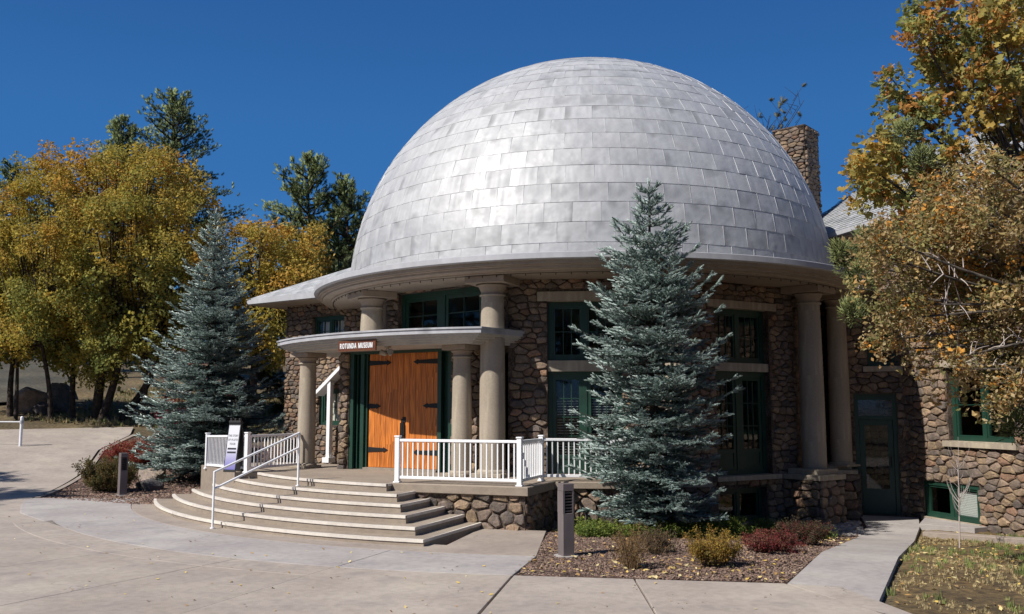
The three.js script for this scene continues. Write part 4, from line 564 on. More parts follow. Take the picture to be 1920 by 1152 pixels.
// ---------------------------------------------------------------- plants: prototypes
function leafCluster(n, rad, L, W, seed, lobed = false) {
  const r = rng(seed), pos = [], a = V(), b = V(), u = V(), c = V();
  for (let i = 0; i < n; i++) {
    c.set(r() - 0.5, r() - 0.5, r() - 0.5).normalize().multiplyScalar(rad * Math.cbrt(r())); a.set(r() - 0.5, r() * 0.6 - 0.55, r() - 0.5).normalize(); b.set(r() - 0.5, r() - 0.5, r() - 0.5).cross(a).normalize(); u.crossVectors(a, b);
    const k = 0.7 + 0.6 * r(), l = L * k, w = W * k, f = (x, y, z) => { pos.push(c.x + a.x * x + b.x * y + u.x * z, c.y + a.y * x + b.y * y + u.y * z, c.z + a.z * x + b.z * y + u.z * z); }, d = l * 0.12 * (r() - 0.2);
    const half = (s) => { if (!lobed) { f(0, 0, 0); f(l * 0.45, s * w, w * 0.35); f(l, 0, d); } else { f(0, 0, 0); f(l * 0.35, s * w, w * 0.3); f(l * 0.45, s * w * 0.4, w * 0.1); f(0, 0, 0); f(l * 0.45, s * w * 0.4, w * 0.1); f(l, 0, d); f(l * 0.45, s * w * 0.4, w * 0.1); f(l * 0.78, s * w * 0.8, w * 0.3); f(l, 0, d); } };
    half(1); half(-1);
  }
  const g = new THREE.BufferGeometry(); g.setAttribute('position', new THREE.Float32BufferAttribute(pos, 3)); g.setAttribute('uv', new THREE.Float32BufferAttribute(new Float32Array(pos.length / 3 * 2), 2)); g.computeVertexNormals(); return g;
}
function sprig(n, L, nl, nw, seed, spread = 0.75, fwd = 0.65) {   // a twig along +z set round with needles
  const r = rng(seed), pos = [], d = V(), s = V(), nor = [];
  for (let i = 0; i < n; i++) { const t = (i + r()) / n, a = i * 2.4 + r(), tap = t > 0.75 ? 1 - 0.5 * (t - 0.75) / 0.25 : 1; d.set(Math.cos(a) * spread, Math.sin(a) * spread, fwd + 0.5 * t * t).normalize(); s.set(-Math.sin(a), Math.cos(a), 0); const tw = (r() - 0.5) * 2.6, wx = s.x * Math.cos(tw) * nw, wy = s.y * Math.cos(tw) * nw, wz = Math.sin(tw) * nw, z = t * L, l = nl * tap * (0.8 + 0.4 * r()); pos.push(-wx, -wy, z - wz, wx, wy, z + wz, d.x * l, d.y * l, z + d.z * l); for (let k = 0; k < 3; k++) nor.push(Math.cos(a) * 0.9, Math.sin(a) * 0.9, 0.43); }
  for (let k = 0; k < 3; k++) { const a = k * 2.09, b = a + 2.09, q = nw * 2; pos.push(Math.cos(a) * q, Math.sin(a) * q, 0, Math.cos(b) * q, Math.sin(b) * q, 0, 0, 0, L); for (let m = 0; m < 3; m++) nor.push(Math.cos(a + 1), Math.sin(a + 1), 0.1); }
  const g = new THREE.BufferGeometry(); g.setAttribute('position', new THREE.Float32BufferAttribute(pos, 3)); g.setAttribute('uv', new THREE.Float32BufferAttribute(new Float32Array(pos.length / 3 * 2), 2)); g.setAttribute('normal', new THREE.Float32BufferAttribute(nor, 3)); return g;
}
const P = { spruce: sprig(100, 0.18, 0.031, 0.0068, 1, 0.95, 0.5), maple: leafCluster(26, 0.34, 0.15, 0.06, 2), oak: leafCluster(14, 0.19, 0.12, 0.05, 3, true), crab: leafCluster(15, 0.17, 0.078, 0.022, 4), juniper: sprig(60, 0.13, 0.02, 0.005, 5, 0.8, 0.8), small: leafCluster(16, 0.09, 0.045, 0.014, 6), pine: sprig(80, 0.26, 0.17, 0.009, 7, 0.9, 0.6) };
function foliage(root, name, geo, mat, list) {   // list of [position, quaternion, scale, colour]
  const m = new THREE.InstancedMesh(geo, mat, list.length), M4 = new THREE.Matrix4(); m.name = name; m.userData.kind = 'stuff';
  list.forEach(([p, q, s, c], i) => { M4.compose(p, q, s.isVector3 ? s : V(s, s, s)); m.setMatrixAt(i, M4); m.setColorAt(i, c); }); root.add(shade(m)); return m;
}
const qAim = (d) => new THREE.Quaternion().setFromUnitVectors(V(0, 0, 1), d);
const qRand = (r) => new THREE.Quaternion(r() - 0.5, r() - 0.5, r() - 0.5, r() - 0.5).normalize();

// ---------------------------------------------------------------- blue spruces
function spruce(label, x, z, H, RM, prof, seed, low = 0.35) {
  const t = thing('blue_spruce', label, 'tree'), r = rng(seed), y0 = ground(x, z), tw = [], br = [], UP = V(0, 1, 0);
  const radius = (k) => { let i = 0; while (i < prof.length - 2 && k > prof[i + 1][0]) i++; return RM * lerp(prof[i][1], prof[i + 1][1], clamp((k - prof[i][0]) / (prof[i + 1][0] - prof[i][0]), 0, 1)); };
  const put = (p, d, s) => { const k = 0.75 + 0.5 * r(), b = r(); tw.push([p.clone(), qAim(d.clone().normalize().add(V((r() - 0.5) * 0.4, 0.14 + (r() - 0.5) * 0.5, (r() - 0.5) * 0.4)).normalize()).multiply(new THREE.Quaternion().setFromAxisAngle(V(0, 0, 1), r() * 6.28)), s, C((0.37 + 0.09 * b) * k, (0.48 + 0.07 * b) * k, (0.44 + 0.09 * b) * k)]); };
  const nW = Math.round((H - low) / 0.235);
  for (let w = 0; w < nW; w++) {
    const yk = (w + 0.5) / nW, y = low + (H - low - 0.25) * yk, k = y / H, n = k > 0.93 ? 4 : Math.round(6 + 3.5 * (1 - k)), ph = r() * 6.28;
    for (let b = 0; b < n; b++) {
      const a = ph + (b / n) * 6.28 + (r() - 0.5) * 0.5, L = Math.max(0.12, radius(k) * (0.6 + 0.56 * r())), e = R(lerp(-7, 36, Math.pow(k, 1.6)) + (r() - 0.5) * 22), dr = 0.04 + 0.17 * r(), dir = V(Math.cos(a) * Math.cos(e), Math.sin(e), Math.sin(a) * Math.cos(e)), side = V(-Math.sin(a), 0, Math.cos(a));
      const at = (s) => V(0, y, 0).addScaledVector(dir, s).add(V(0, -dr * L * Math.sin((s / L) * Math.PI * 0.85) + 0.10 * L * Math.pow(s / L, 3), 0)), p0 = at(0), p1 = at(L * 0.5), p2 = at(L);
      br.push(limb([p0, p1, p2], 0.006 + 0.012 * L, 0.003, 3, 4));
      put(at(L - 0.05), dir.clone().add(V(0, 0.12, 0)), 0.9 + 0.25 * r(), 1.1); for (const q of [-1, 1]) for (const w2 of [0.05, 0.14]) put(at(Math.max(0.05, L - w2)), dir.clone().addScaledVector(side, q * (0.5 + 0.3 * r())).add(V(0, 0.3 * (r() - 0.2), 0)), 0.8 + 0.25 * r(), 1); put(at(L - 0.08), dir.clone().add(V(0, 0.8, 0)), 0.75, 1);
      for (let s = Math.max(0.08, L * 0.12); s < L; s += 0.125) {
        const f = s / L, p = at(s);
        for (const q of [-1, 1]) {
          const l2 = clamp((L - s) * (0.42 + 0.25 * r()), 0, 0.62) * (f < 0.2 ? 0.6 : 1), yaw = R(44 + 18 * r()), d2 = dir.clone().multiplyScalar(Math.cos(yaw)).addScaledVector(side, q * Math.sin(yaw)).add(V(0, 0.02 + 0.2 * (r() - 0.5), 0)).normalize();
          put(p, d2, 0.75 + 0.35 * r());
          if (l2 > 0.22) for (let m = 0.13; m < l2; m += 0.13) { const p3 = p.clone().addScaledVector(d2, m).add(V(0, -0.02 * m, 0)); put(p3, d2.clone().add(V((r() - 0.5) * 0.3, 0.1 * r(), (r() - 0.5) * 0.3)), 0.8 + 0.3 * r()); for (const q3 of [-1, 1]) if (r() < 0.75) { const ax = d2.clone().applyAxisAngle(UP, q3 * R(42 + 16 * r())).add(V(0, 0.15 * (r() - 0.35), 0)); put(p3, ax, 0.6 + 0.35 * r()); } }
        }
        if (r() < 0.45) put(p, dir.clone().add(V((r() - 0.5) * 0.7, 0.5 + 0.4 * r(), (r() - 0.5) * 0.7)), 0.55 + 0.3 * r());
        if (r() < 0.3) put(p, dir.clone().add(V((r() - 0.5) * 0.7, -0.5, (r() - 0.5) * 0.7)), 0.5 + 0.3 * r());
      }
    }
  }
  for (let y = H - 0.55; y < H - 0.1; y += 0.035) put(V(0, y, 0), V((r() - 0.5) * 1.2, 1, (r() - 0.5) * 1.2), 0.6, 1); put(V(0, H - 0.22, 0), V(0, 1, 0), 1.1, 1);
  add(t, 'trunk', limb([V(0, -0.2, 0), V(0.02, H * 0.3, 0), V(0, H * 0.7, 0.01), V(0, H - 0.1, 0)], 0.03 + 0.013 * H, 0.01, 16, 10), M.bark, true);
  add(t, 'branches', br, M.bark, true); foliage(t, 'crown', P.spruce, M.spruceNeedle, tw); t.position.set(x, y0, z); return t;
}
spruce('tall blue spruce standing before the rotunda windows in the right bed', 0.55, 8.9, 7.3, 1.5, [[0, 0.82], [0.1, 0.95], [0.3, 1], [0.52, 0.99], [0.68, 0.80], [0.8, 0.55], [0.9, 0.27], [1, 0.04]], 21, 0.5);
spruce('broad blue spruce left of the entrance steps', -11.95, -1.77, 8.85, 2.45, [[0, 0.9], [0.1, 1], [0.25, 0.95], [0.45, 0.76], [0.65, 0.52], [0.85, 0.24], [1, 0.04]], 22, 0.55);

// ---------------------------------------------------------------- broadleaf trees
function broadleaf(name, label, stems, blobs, proto, mat, colour, o) {
  const t = thing(name, label, o.category ?? 'tree', o.group), r = rng(o.seed), list = [], base = stems[0].at, trunks = [], tw = [];
  for (const s of stems) {
    const mine = blobs.filter((b) => { let best = null, d0 = 1e9; for (const q of stems) { const d = Math.hypot(b[0] - q.top[0], b[2] - q.top[2]) + 0.3 * Math.abs(b[1] - q.top[1]); if (d < d0) { d0 = d; best = q; } } return best === s; });
    const A = V(...s.at), B = V(...s.top), mid = A.clone().lerp(B, 0.5).add(V((r() - 0.5) * 0.3, 0, (r() - 0.5) * 0.3)); add(t, 'trunk', limb([A, mid, B], s.r, s.r * 0.6, 10, 9), o.bark ?? M.bark, true);
    for (const b of mine) { const E = V(b[0], b[1], b[2]), m = B.clone().lerp(E, 0.5).add(V((r() - 0.5) * 0.5, -0.15 * B.distanceTo(E) * r() + 0.1, (r() - 0.5) * 0.5)); trunks.push(limb([B, m, E], s.r * 0.42, s.r * 0.09, 7, 5)); for (let k = 0; k < (o.twigs ?? 3); k++) { const d = V(r() - 0.5, r() - 0.35, r() - 0.5).normalize(), q = m.clone().lerp(E, 0.3 + 0.7 * r()); tw.push(limb([q, q.clone().addScaledVector(d, b[3] * 0.5).add(V(0, 0.03, 0)), q.clone().addScaledVector(d, b[3] * (0.8 + 0.3 * r()))], s.r * 0.085, s.r * 0.02, 4, 4)); } }
  }
  for (const b of blobs) {
    const n = Math.round(o.density * b[3] * b[3] * (b[4] ?? 1)), hue = r();
    for (let k = 0; k < n; k++) { const d = V(r() - 0.5, r() - 0.5, r() - 0.5).normalize(), q = b[3] * (0.35 + 0.65 * Math.pow(r(), 0.6)), p = V(b[0] + d.x * q * 1.08, b[1] + d.y * q * 0.85 - (o.droop ?? 0) * q * q, b[2] + d.z * q * 1.08); list.push([p, qRand(r), 0.55 + 0.85 * r() * r() + 0.15 * r(), colour(p, hue, r)]); }
  }
  if (trunks.length) add(t, 'limbs', trunks, o.bark ?? M.bark, true); if (tw.length) add(t, 'twigs', tw, o.bark2 ?? o.bark ?? M.bark, true);
  foliage(t, 'crown', proto, mat, list); return settle(t, base[0], base[1], base[2]);
}
function ballBlobs(cx, cy, cz, rx, ry, rz, n, r0, r1, seed) { const r = rng(seed), l = []; for (let i = 0; i < n; i++) { const y = 1 - 2 * ((i + 0.5) / n), a = i * 2.39996 + r() * 0.5, q = Math.sqrt(1 - y * y), k = i % 4 === 0 ? 0.5 : 0.7 + 0.34 * r(); l.push([cx + rx * k * q * Math.cos(a), cy + ry * k * y, cz + rz * k * q * Math.sin(a), lerp(r0, r1, r())]); } return l; }
const fall = (p, hue, r, y0, y1) => { const h = clamp((p.y - y0) / (y1 - y0), 0, 1) * 0.55 + hue * 0.5 + (r() - 0.5) * 0.5 - 0.07, G = [0.20, 0.23, 0.06], Y = [0.46, 0.36, 0.065], O = [0.53, 0.29, 0.055], k = 0.75 + 0.5 * r(), m = h < 0.5 ? [G, Y, h / 0.5] : [Y, O, Math.min(1, (h - 0.5) / 0.5)]; const q = clamp(m[2], 0, 1); return C(lerp(m[0][0], m[1][0], q) * k, lerp(m[0][1], m[1][1], q) * k, lerp(m[0][2], m[1][2], q) * k); };
const st = (x, z, tx, ty, tz, r) => ({ at: [x, ground(x, z) - 0.25, z], top: [tx, ty, tz], r });
broadleaf('maple_tree', 'large golden autumn tree with many trunks at the left', [st(-21.4, -14.6, -21.1, 6.2, -14.6, 0.24), st(-21.0, -14.2, -20.0, 5.6, -14.0, 0.2), st(-22.3, -14.3, -22.6, 5.6, -14.8, 0.15), st(-20.4, -14.8, -18.4, 5.0, -14.6, 0.2), st(-22.9, -13.6, -23.4, 5.2, -13.4, 0.12), st(-19.3, -14.2, -18.9, 4.8, -13.8, 0.12), st(-18.6, -14.9, -17.9, 5.0, -15, 0.1), st(-21.9, -15.6, -21.8, 6, -16.4, 0.14)], [...ballBlobs(-21.2, 9.4, -14.7, 5.1, 5.4, 4.6, 190, 0.45, 1.05, 3), ...ballBlobs(-21, 5.95, -14.5, 5.0, 1.7, 4.4, 46, 0.6, 1.0, 4)], P.maple, M.leaf, (p, h, r) => fall(p, h, r, 3.5, 15), { density: 30, seed: 31, twigs: 2 });
broadleaf('maple_tree', 'smaller greenish tree at the left edge with thin trunks', [st(-25.2, -14.4, -25.3, 5.2, -14.6, 0.15), st(-24.4, -13.4, -24.6, 4.8, -13.6, 0.1)], [...ballBlobs(-26.4, 7.3, -15, 3.5, 3.1, 3.3, 70, 0.5, 1.1, 5)], P.maple, M.leaf, (p, h, r) => fall(p, h * 0.7, r, 5, 14), { density: 30, seed: 32, twigs: 2 });
broadleaf('maple_tree', 'orange tinged tree behind the left spruce', [st(-14.4, -15.2, -14.3, 6, -15.2, 0.2), st(-15.4, -15.8, -15.8, 5.6, -15.6, 0.15)], [...ballBlobs(-14.1, 8.0, -15.2, 3.5, 3.7, 3.0, 66, 0.5, 1.0, 6)], P.maple, M.leaf, (p, h, r) => fall(p, h, r, 3, 11), { density: 28, seed: 33, twigs: 2 });
// oak, crab apple and juniper at the right, close to the camera
const RIGHT = { oak: [[5.11,9.27,11.95,0.45],[4.79,8.88,12.18,0.34],[5.73,8.66,11.66,0.6],[6.28,9.01,12.09,0.63],[5.85,7.8,12.25,0.55],[5.35,8.61,11.65,0.41],[5.88,8.46,10.72,0.41],[7.08,8.48,10.93,0.58],[6.84,7.59,10.99,0.43],[5.83,7.37,11.97,0.31,0.6],[4.75,7.86,11.4,0.42],[5.0,7.5,11.87,0.43],[5.44,6.92,12.06,0.36,0.6],[4.1,6.93,12.18,0.37],[3.84,6.56,11.98,0.36],[5.11,7.02,10.7,0.54],[5.56,6.66,10.88,0.43],[4.2,6.85,10.92,0.29],[4.39,6.3,10.93,0.46],[4.67,5.85,12.02,0.4],[4.45,8.15,11.81,0.24],[4.27,6.47,11.24,0.28],[7.66,9.36,11.05,0.86],[7.8,8.0,10.83,0.87],[7.06,6.99,10.79,0.39,0.5],[7.05,6.31,12.21,0.71],[6.46,9.57,11.28,0.47]], crab: [[3.58,4.95,14.0,0.48],[4.1,5.06,14.26,0.54],[4.44,5.03,14.79,0.55],[5.15,5.6,14.31,0.42],[2.83,4.47,14.93,0.38],[4.06,4.37,13.57,0.58],[4.74,4.44,13.69,0.66],[5.07,4.52,14.19,0.5],[3.09,3.84,14.59,0.41],[4.21,3.63,13.62,0.5,0.7],[4.62,3.66,14.15,0.5,0.7],[5.34,3.39,13.66,0.4,0.6],[3.19,3.38,13.71,0.24,0.6],[3.31,3.23,14.26,0.26,0.5],[3.5,2.95,14.41,0.2,0.5],[4.48,2.97,14.11,0.36,0.75],[4.82,2.65,14.38,0.3,0.7],[3.87,3.08,14.81,0.29,0.6],[4.39,2.43,14.58,0.27,0.6],[4.37,5.74,13.77,0.44],[4.3,5.73,15.0,0.32],[2.7,4.76,15.0,0.22,0.6],[5.76,4.86,14.07,0.7],[5.43,3.77,14.62,0.67],[4.06,2.58,14.21,0.2,0.4],[2.64,4.11,14.32,0.18,0.5],[2.99,3.62,14.52,0.22,0.6],[3.92,3.81,13.47,0.37,0.7],[4.92,2.86,14.76,0.44,0.5],[3.7,4.72,14.41,0.38],[4.62,3.9,14.75,0.37]], juni: [[3.08,4.72,12.96,0.25],[3.21,4.42,13.25,0.28],[3.05,3.88,13.19,0.22],[3.55,4.91,12.87,0.22],[2.87,4.85,13.21,0.15],[5.11,3.44,13.02,0.35],[4.97,3.8,12.75,0.29],[5.37,2.11,13.39,0.28],[5.2,3.0,13.42,0.33],[5.17,4.08,13.29,0.25],[5.81,2.43,12.86,0.34],[3.39,5.06,12.98,0.2],[3.98,6.73,13.28,0.21],[4.35,3.42,13.21,0.21],[4.19,6.28,13.33,0.21]] };
const oakCol = (p, h, r) => { const L = [[0.55, 0.31, 0.06], [0.50, 0.34, 0.08], [0.32, 0.29, 0.09], [0.42, 0.33, 0.085], [0.50, 0.24, 0.06], [0.24, 0.26, 0.08]], c = L[Math.floor(clamp(h * 0.7 + r() * 0.55, 0, 0.999) * 6)], k = 0.75 + 0.5 * r(); return C(c[0] * k, c[1] * k, c[2] * k); };
broadleaf('oak_tree', 'orange and gold oak reaching into the upper right corner', [st(9.2, 11.5, 7.6, 5.0, 11.5, 0.13)], RIGHT.oak, P.oak, M.leaf, oakCol, { density: 175, seed: 41, bark: M.barkGrey, twigs: 4 });
const crabCol = (p, h, r) => { const L = [[0.40, 0.29, 0.12], [0.29, 0.24, 0.09], [0.43, 0.30, 0.13], [0.35, 0.28, 0.11], [0.23, 0.22, 0.08], [0.46, 0.36, 0.20], [0.46, 0.27, 0.10], [0.64, 0.31, 0.06]], c = L[Math.floor(clamp(r() * 0.84 + h * 0.16, 0, 0.999) * 8)], k = 0.7 + 0.6 * r(); return C(c[0] * k, c[1] * k, c[2] * k); };
broadleaf('crabapple_tree', 'drooping crab apple with olive and rust leaves before the right wing', [st(7.6, 14.6, 6.9, 3.9, 14.4, 0.11), st(7.8, 14.3, 7.2, 4.8, 14.3, 0.08)], RIGHT.crab, P.crab, M.leaf, crabCol, { density: 430, seed: 42, bark: M.barkGrey, bark2: M.barkPale ??= S({ color: C(0.42, 0.36, 0.33), roughness: 0.9 }), twigs: 10, droop: 0.12 });
{
  const t = thing('juniper_tree', 'green juniper mixed among the crab apple branches', 'tree'), r = rng(43), list = [], li = [], base = V(8.2, ground(8.2, 13), 13), top = V(7.4, 3.4, 13);
  add(t, 'trunk', limb([base.clone().setY(base.y - 0.2), V(8.0, 1.4, 13), top], 0.11, 0.07, 8, 8), M.barkGrey, true);
  for (const b of RIGHT.juni) { const E = V(...b), m = top.clone().lerp(E, 0.5).add(V(0, 0.15, 0)); li.push(limb([top, m, E], 0.035, 0.012, 6, 5)); const n = Math.round(1100 * b[3] * b[3] / 0.16); for (let k = 0; k < n; k++) { const d = V(r() - 0.5, r() - 0.4, r() - 0.5).normalize(), p = E.clone().addScaledVector(d, b[3] * (0.2 + 0.75 * Math.sqrt(r()))), q = 0.7 + 0.6 * r(), y = r(); list.push([p, qAim(d.add(V((r() - 0.5) * 1.6, 0.3 + r() * 0.6, (r() - 0.5) * 1.6)).normalize()), 0.55 + 0.4 * r(), C((0.135 + 0.06 * y) * q, (0.165 + 0.05 * y) * q, 0.065 * q)]); } }
  add(t, 'limbs', li, M.barkGrey, true); foliage(t, 'crown', P.juniper, M.needle, list); settle(t, base.x, base.y, base.z);
}
{ // bare sapling by the right wing
  const t = thing('sapling', 'thin bare sapling before the right wing wall', 'sapling'), r = rng(44), x = 6.75, z = 8.55, y = ground(x, z), l = [], tip = V(0.06, 1.75, 0.02);
  add(t, 'trunk', limb([V(0, -0.1, 0), V(0.03, 0.7, 0.01), tip], 0.016, 0.006, 8, 6), M.barkPale ??= S({ color: C(0.42, 0.36, 0.33), roughness: 0.9 }), true);
  for (let i = 0; i < 34; i++) { const s = 0.55 + 1.15 * r(), a = r() * 6.28, L = 0.25 + 0.4 * r(), p = V(0.03 + 0.02 * s, s, 0.01), e = p.clone().add(V(Math.cos(a) * L * 0.45, L * 0.85, Math.sin(a) * L * 0.45)); l.push(limb([p, p.clone().lerp(e, 0.5).add(V(Math.cos(a) * 0.05, -0.02, Math.sin(a) * 0.05)), e], 0.0055, 0.002, 4, 4)); }
  add(t, 'twigs', l, M.barkPale, true); t.position.set(x, y, z);
}
// ---------------------------------------------------------------- ponderosa pines
function pine(name, label, x, z, H, W, seed, group, bare = 0.3, tone = 1) {
  const t = thing(name, label, 'tree', group), r = rng(seed), y0 = ground(x, z) - 0.2, tw = [], br = [], lean = (r() - 0.5) * 0.6;
  const P0 = (k) => V(lean * k * k, H * k, 0.3 * Math.sin(k * 3 + seed));
  add(t, 'trunk', limb([P0(0), P0(0.35), P0(0.7), P0(1)], 0.09 + H * 0.011, 0.03, 14, 9), M.barkPine, true);
  const nB = Math.round(H * 5);
  for (let i = 0; i < nB; i++) {
    const k = bare + (1 - bare) * ((i + r()) / nB), q = (k - bare) / (1 - bare), L = W * (q < 0.25 ? 0.55 + 1.7 * q : 1.0 - 0.82 * Math.pow((q - 0.25) / 0.75, 1.5)) * (0.45 + 0.75 * r()), a = i * 2.4 + r(), e = R(lerp(-8, 42, q) + 16 * (r() - 0.5)), dir = V(Math.cos(a) * Math.cos(e), Math.sin(e), Math.sin(a) * Math.cos(e)), p = P0(k), end = p.clone().addScaledVector(dir, L), mid = p.clone().addScaledVector(dir, L * 0.55).add(V(0, -0.06 * L, 0));
    br.push(limb([p, mid, end], 0.025 + 0.02 * L, 0.012, 5, 5));
    const n = Math.round(12 + 22 * L);
    for (let m = 0; m < n; m++) { const s = 0.22 + 0.82 * Math.pow(r(), 0.8), c = p.clone().lerp(end, s).add(V((r() - 0.5) * 0.5 * L * 0.55, (r() - 0.35) * 0.55, (r() - 0.5) * 0.5 * L * 0.55)), d = dir.clone().add(V((r() - 0.5) * 2, 0.1 + 0.8 * r(), (r() - 0.5) * 2)).normalize(), y = r(), g = (0.7 + 0.6 * r()) * tone; tw.push([c, qAim(d), 0.55 + 0.45 * r(), C((0.095 + 0.06 * y) * g, (0.13 + 0.055 * y) * g, (0.05 + 0.02 * y) * g)]); }
  }
  add(t, 'branches', br, M.barkPine, true); foliage(t, 'crown', P.pine, M.needle, tw); t.position.set(x, y0, z); return t;
}
function again(src, label, x, z, s, turn, group) { const c = src.clone(); c.name = numbered(src.name.replace(/_\d+$/, '')); c.userData = { label, category: 'tree', ...(group ? { group } : {}) }; c.position.set(x, ground(x, z) - 0.3, z); c.scale.setScalar(s); c.rotation.y = turn; scene.add(c); return c; }
const pA = pine('pine_tree', 'tallest dark pine rising behind the golden tree', -25.2, -32.7, 19.4, 4.4, 51, undefined, 0.3, 1.25);
pine('pine_tree', 'shorter dark pine left of the tallest pine', -28.2, -31.5, 17.2, 3.8, 52, undefined, 0.35, 1.25);
const pB = pine('pine_tree', 'slender pine with open crown left of the dome, left of a pair', -13.6, -22.7, 13.9, 3.4, 53, undefined, 0.38, 1.35);
const pC = pine('pine_tree', 'slender pine next to the dome, right of a pair', -11.55, -23.4, 12.6, 3.0, 54, undefined, 0.34, 1.35);
const far = 'dark pines filling the hillside behind the left wing';
const lowP = pine('pine_tree', 'dark low pine on the hillside behind the left wing', -13.2, -18.5, 8.6, 2.5, 55, far, 0.04, 0.8);
for (const [x, z, s, a, l] of [[-10.9, -17, 0.9, 1, 'dark low pine rising closest to the left wing wall'], [-15.6, -20, 0.95, 2, 'dark low pine behind the left spruce'], [-11.8, -24, 1.1, 3, 'dark low pine under the slender pines by the dome']]) again(lowP, l, x, z, s, a, far);
const out = 'pines standing outside the view';
for (const [src, x, z, s, a] of [[pB, -26.3, 9.2, 1.0, 1], [pA, -29.5, 5.5, 0.72, 2], [pA, -36, 46, 0.8, 0.4], [pA, -22, 54, 0.95, 1.4], [pA, -9, 57, 0.85, 2.2], [pA, 4, 53, 1, 3.2], [pA, 16, 50, 0.85, 4.1], [pA, 29, 42, 0.9, 5.2], [pA, -29, 50, 1, 2.5], [pA, -15, 50, 0.9, 5], [pA, -2, 50, 1, 1.9], [pA, 10, 56, 0.95, 0.2], [pA, 22, 47, 0.9, 3.7], [pA, -43, 40, 1, 3.3], [pA, 36, 36, 1, 3.3], [pC, -5, 46, 1.2, 3.9], [pC, 17, 44, 1.1, 1.9], [pC, -14, 49, 1, 0.9], [pC, 10, 47, 1.1, 2.9]]) again(src, 'pine standing beyond the edge of the view', x, z, s, a, out);
for (const [x, z, s, a, l] of [[-33, -34, 0.7, 1, 'distant pine on the left skyline, nearest the tall pine'], [-39, -38, 0.75, 2, 'distant pine at the left picture edge over the road'], [-46, -44, 0.8, 3, 'far pine beyond the left picture edge']]) again(pA, l, x, z, s, a, 'distant pines on the left skyline');
{ // dry tree behind the dome
  const t = thing('bare_tree', 'nearly bare tree top showing behind the dome beside the chimney', 'tree'), r = rng(61), br = [], list = [], x = 6.5, z = -5, y = 0.9;
  add(t, 'trunk', limb([V(0, 0, 0), V(0.1, 5, 0), V(-0.1, 10.6, 0)], 0.2, 0.05, 8, 8), M.bark, true);
  for (let i = 0; i < 70; i++) { const s = 8.2 + 2.6 * r(), a = r() * 6.28, L = 0.9 + 1.7 * r(), p = V(-0.05, s, 0), e = p.clone().add(V(Math.cos(a) * L * 0.8, L * 0.85, Math.sin(a) * L * 0.6)); br.push(limb([p, p.clone().lerp(e, 0.5).add(V(Math.cos(a) * 0.15, -0.1, 0)), e], 0.028, 0.007, 5, 4)); for (let k = 0; k < 4; k++) { const q = p.clone().lerp(e, 0.4 + 0.6 * r()), d = V(r() - 0.5, r() - 0.2, r() - 0.5).normalize().multiplyScalar(0.3 + 0.5 * r()); br.push(limb([q, q.clone().addScaledVector(d, 0.5), q.clone().add(d)], 0.011, 0.004, 3, 3)); if (Math.cos(a) > 0.2 && r() < 0.5) for (let m = 0; m < 2; m++) list.push([q.clone().add(d), qAim(V(r() - 0.5, r(), r() - 0.5).normalize()), 0.5 + 0.3 * r(), C(0.09, 0.085, 0.03)]); } }
  add(t, 'branches', br, M.bark, true); foliage(t, 'crown', P.pine, M.needle, list); t.position.set(x, y, z);
}
// ---------------------------------------------------------------- shrubs, ground cover, boulders
function shrub(name, label, x, z, w, h, n, colours, seed, o = {}) {
  const t = thing(name, label, 'shrub', o.group), r = rng(seed), y = ground(x, z), stems = [], list = [], col = tint(colours, 0.3);
  for (let i = 0; i < (o.stems ?? 40); i++) { const a = r() * 6.28, k = Math.sqrt(r()), e = V(Math.cos(a) * w * k, h * (0.5 + 0.7 * r()) * (1 - 0.35 * k), Math.sin(a) * w * k * 0.9), b = V(Math.cos(a) * w * 0.25 * k, 0, Math.sin(a) * w * 0.25 * k); stems.push(limb([b.clone().setY(-0.05), b.clone().lerp(e, 0.5).add(V(0, 0.05, 0)), e], 0.006, 0.0025, 4, 3)); for (let m = 0; m < n; m++) { const s = (o.from ?? 0.35) + (1 - (o.from ?? 0.35)) * r(), p = b.clone().lerp(e, s).add(V((r() - 0.5) * 0.12, (r() - 0.5) * 0.1, (r() - 0.5) * 0.12)); list.push([p, qRand(r), (o.s ?? 1) * (0.6 + 0.7 * r()), col(r)]); } }
  add(t, 'stems', stems, o.stemMat ?? M.bark, true); foliage(t, 'foliage', o.geo ?? P.small, o.mat ?? M.leaf, list); t.position.set(x, y, z); return t;
}
const DRY = S({ color: C(0.24, 0.15, 0.07), roughness: 1 });
shrub('dry_shrub', 'thin brown wispy shrub at the front of the right bed', -0.5, 13.45, 0.33, 0.70, 4, [[0.22, 0.14, 0.06], [0.28, 0.17, 0.06], [0.17, 0.12, 0.06]], 71, { stems: 60, s: 0.5, stemMat: DRY });
shrub('dry_shrub', 'yellow orange shrub at the front of the right bed', 0.75, 13.2, 0.48, 0.62, 11, [[0.34, 0.21, 0.035], [0.27, 0.15, 0.03], [0.38, 0.27, 0.05], [0.2, 0.15, 0.04]], 72, { stems: 60, s: 0.62, stemMat: DRY });
shrub('red_shrub', 'low crimson leaved plant in the right bed', 2.05, 11.8, 0.55, 0.36, 16, [[0.20, 0.035, 0.035], [0.26, 0.06, 0.05], [0.13, 0.04, 0.03], [0.2, 0.10, 0.06]], 73, { stems: 50, s: 0.6 });
shrub('red_shrub', 'dark red and brown plant nearest the walkway in the right bed', 3.15, 10.2, 0.55, 0.5, 16, [[0.10, 0.04, 0.03], [0.17, 0.05, 0.035], [0.08, 0.065, 0.03], [0.14, 0.10, 0.06]], 74, { stems: 50, s: 0.6 });
shrub('dry_shrub', 'small brown dry clump between the spruce and the wispy shrub', 0.1, 12.0, 0.4, 0.4, 8, [[0.17, 0.11, 0.06], [0.13, 0.1, 0.06]], 75, { stems: 40, s: 0.55, stemMat: DRY });
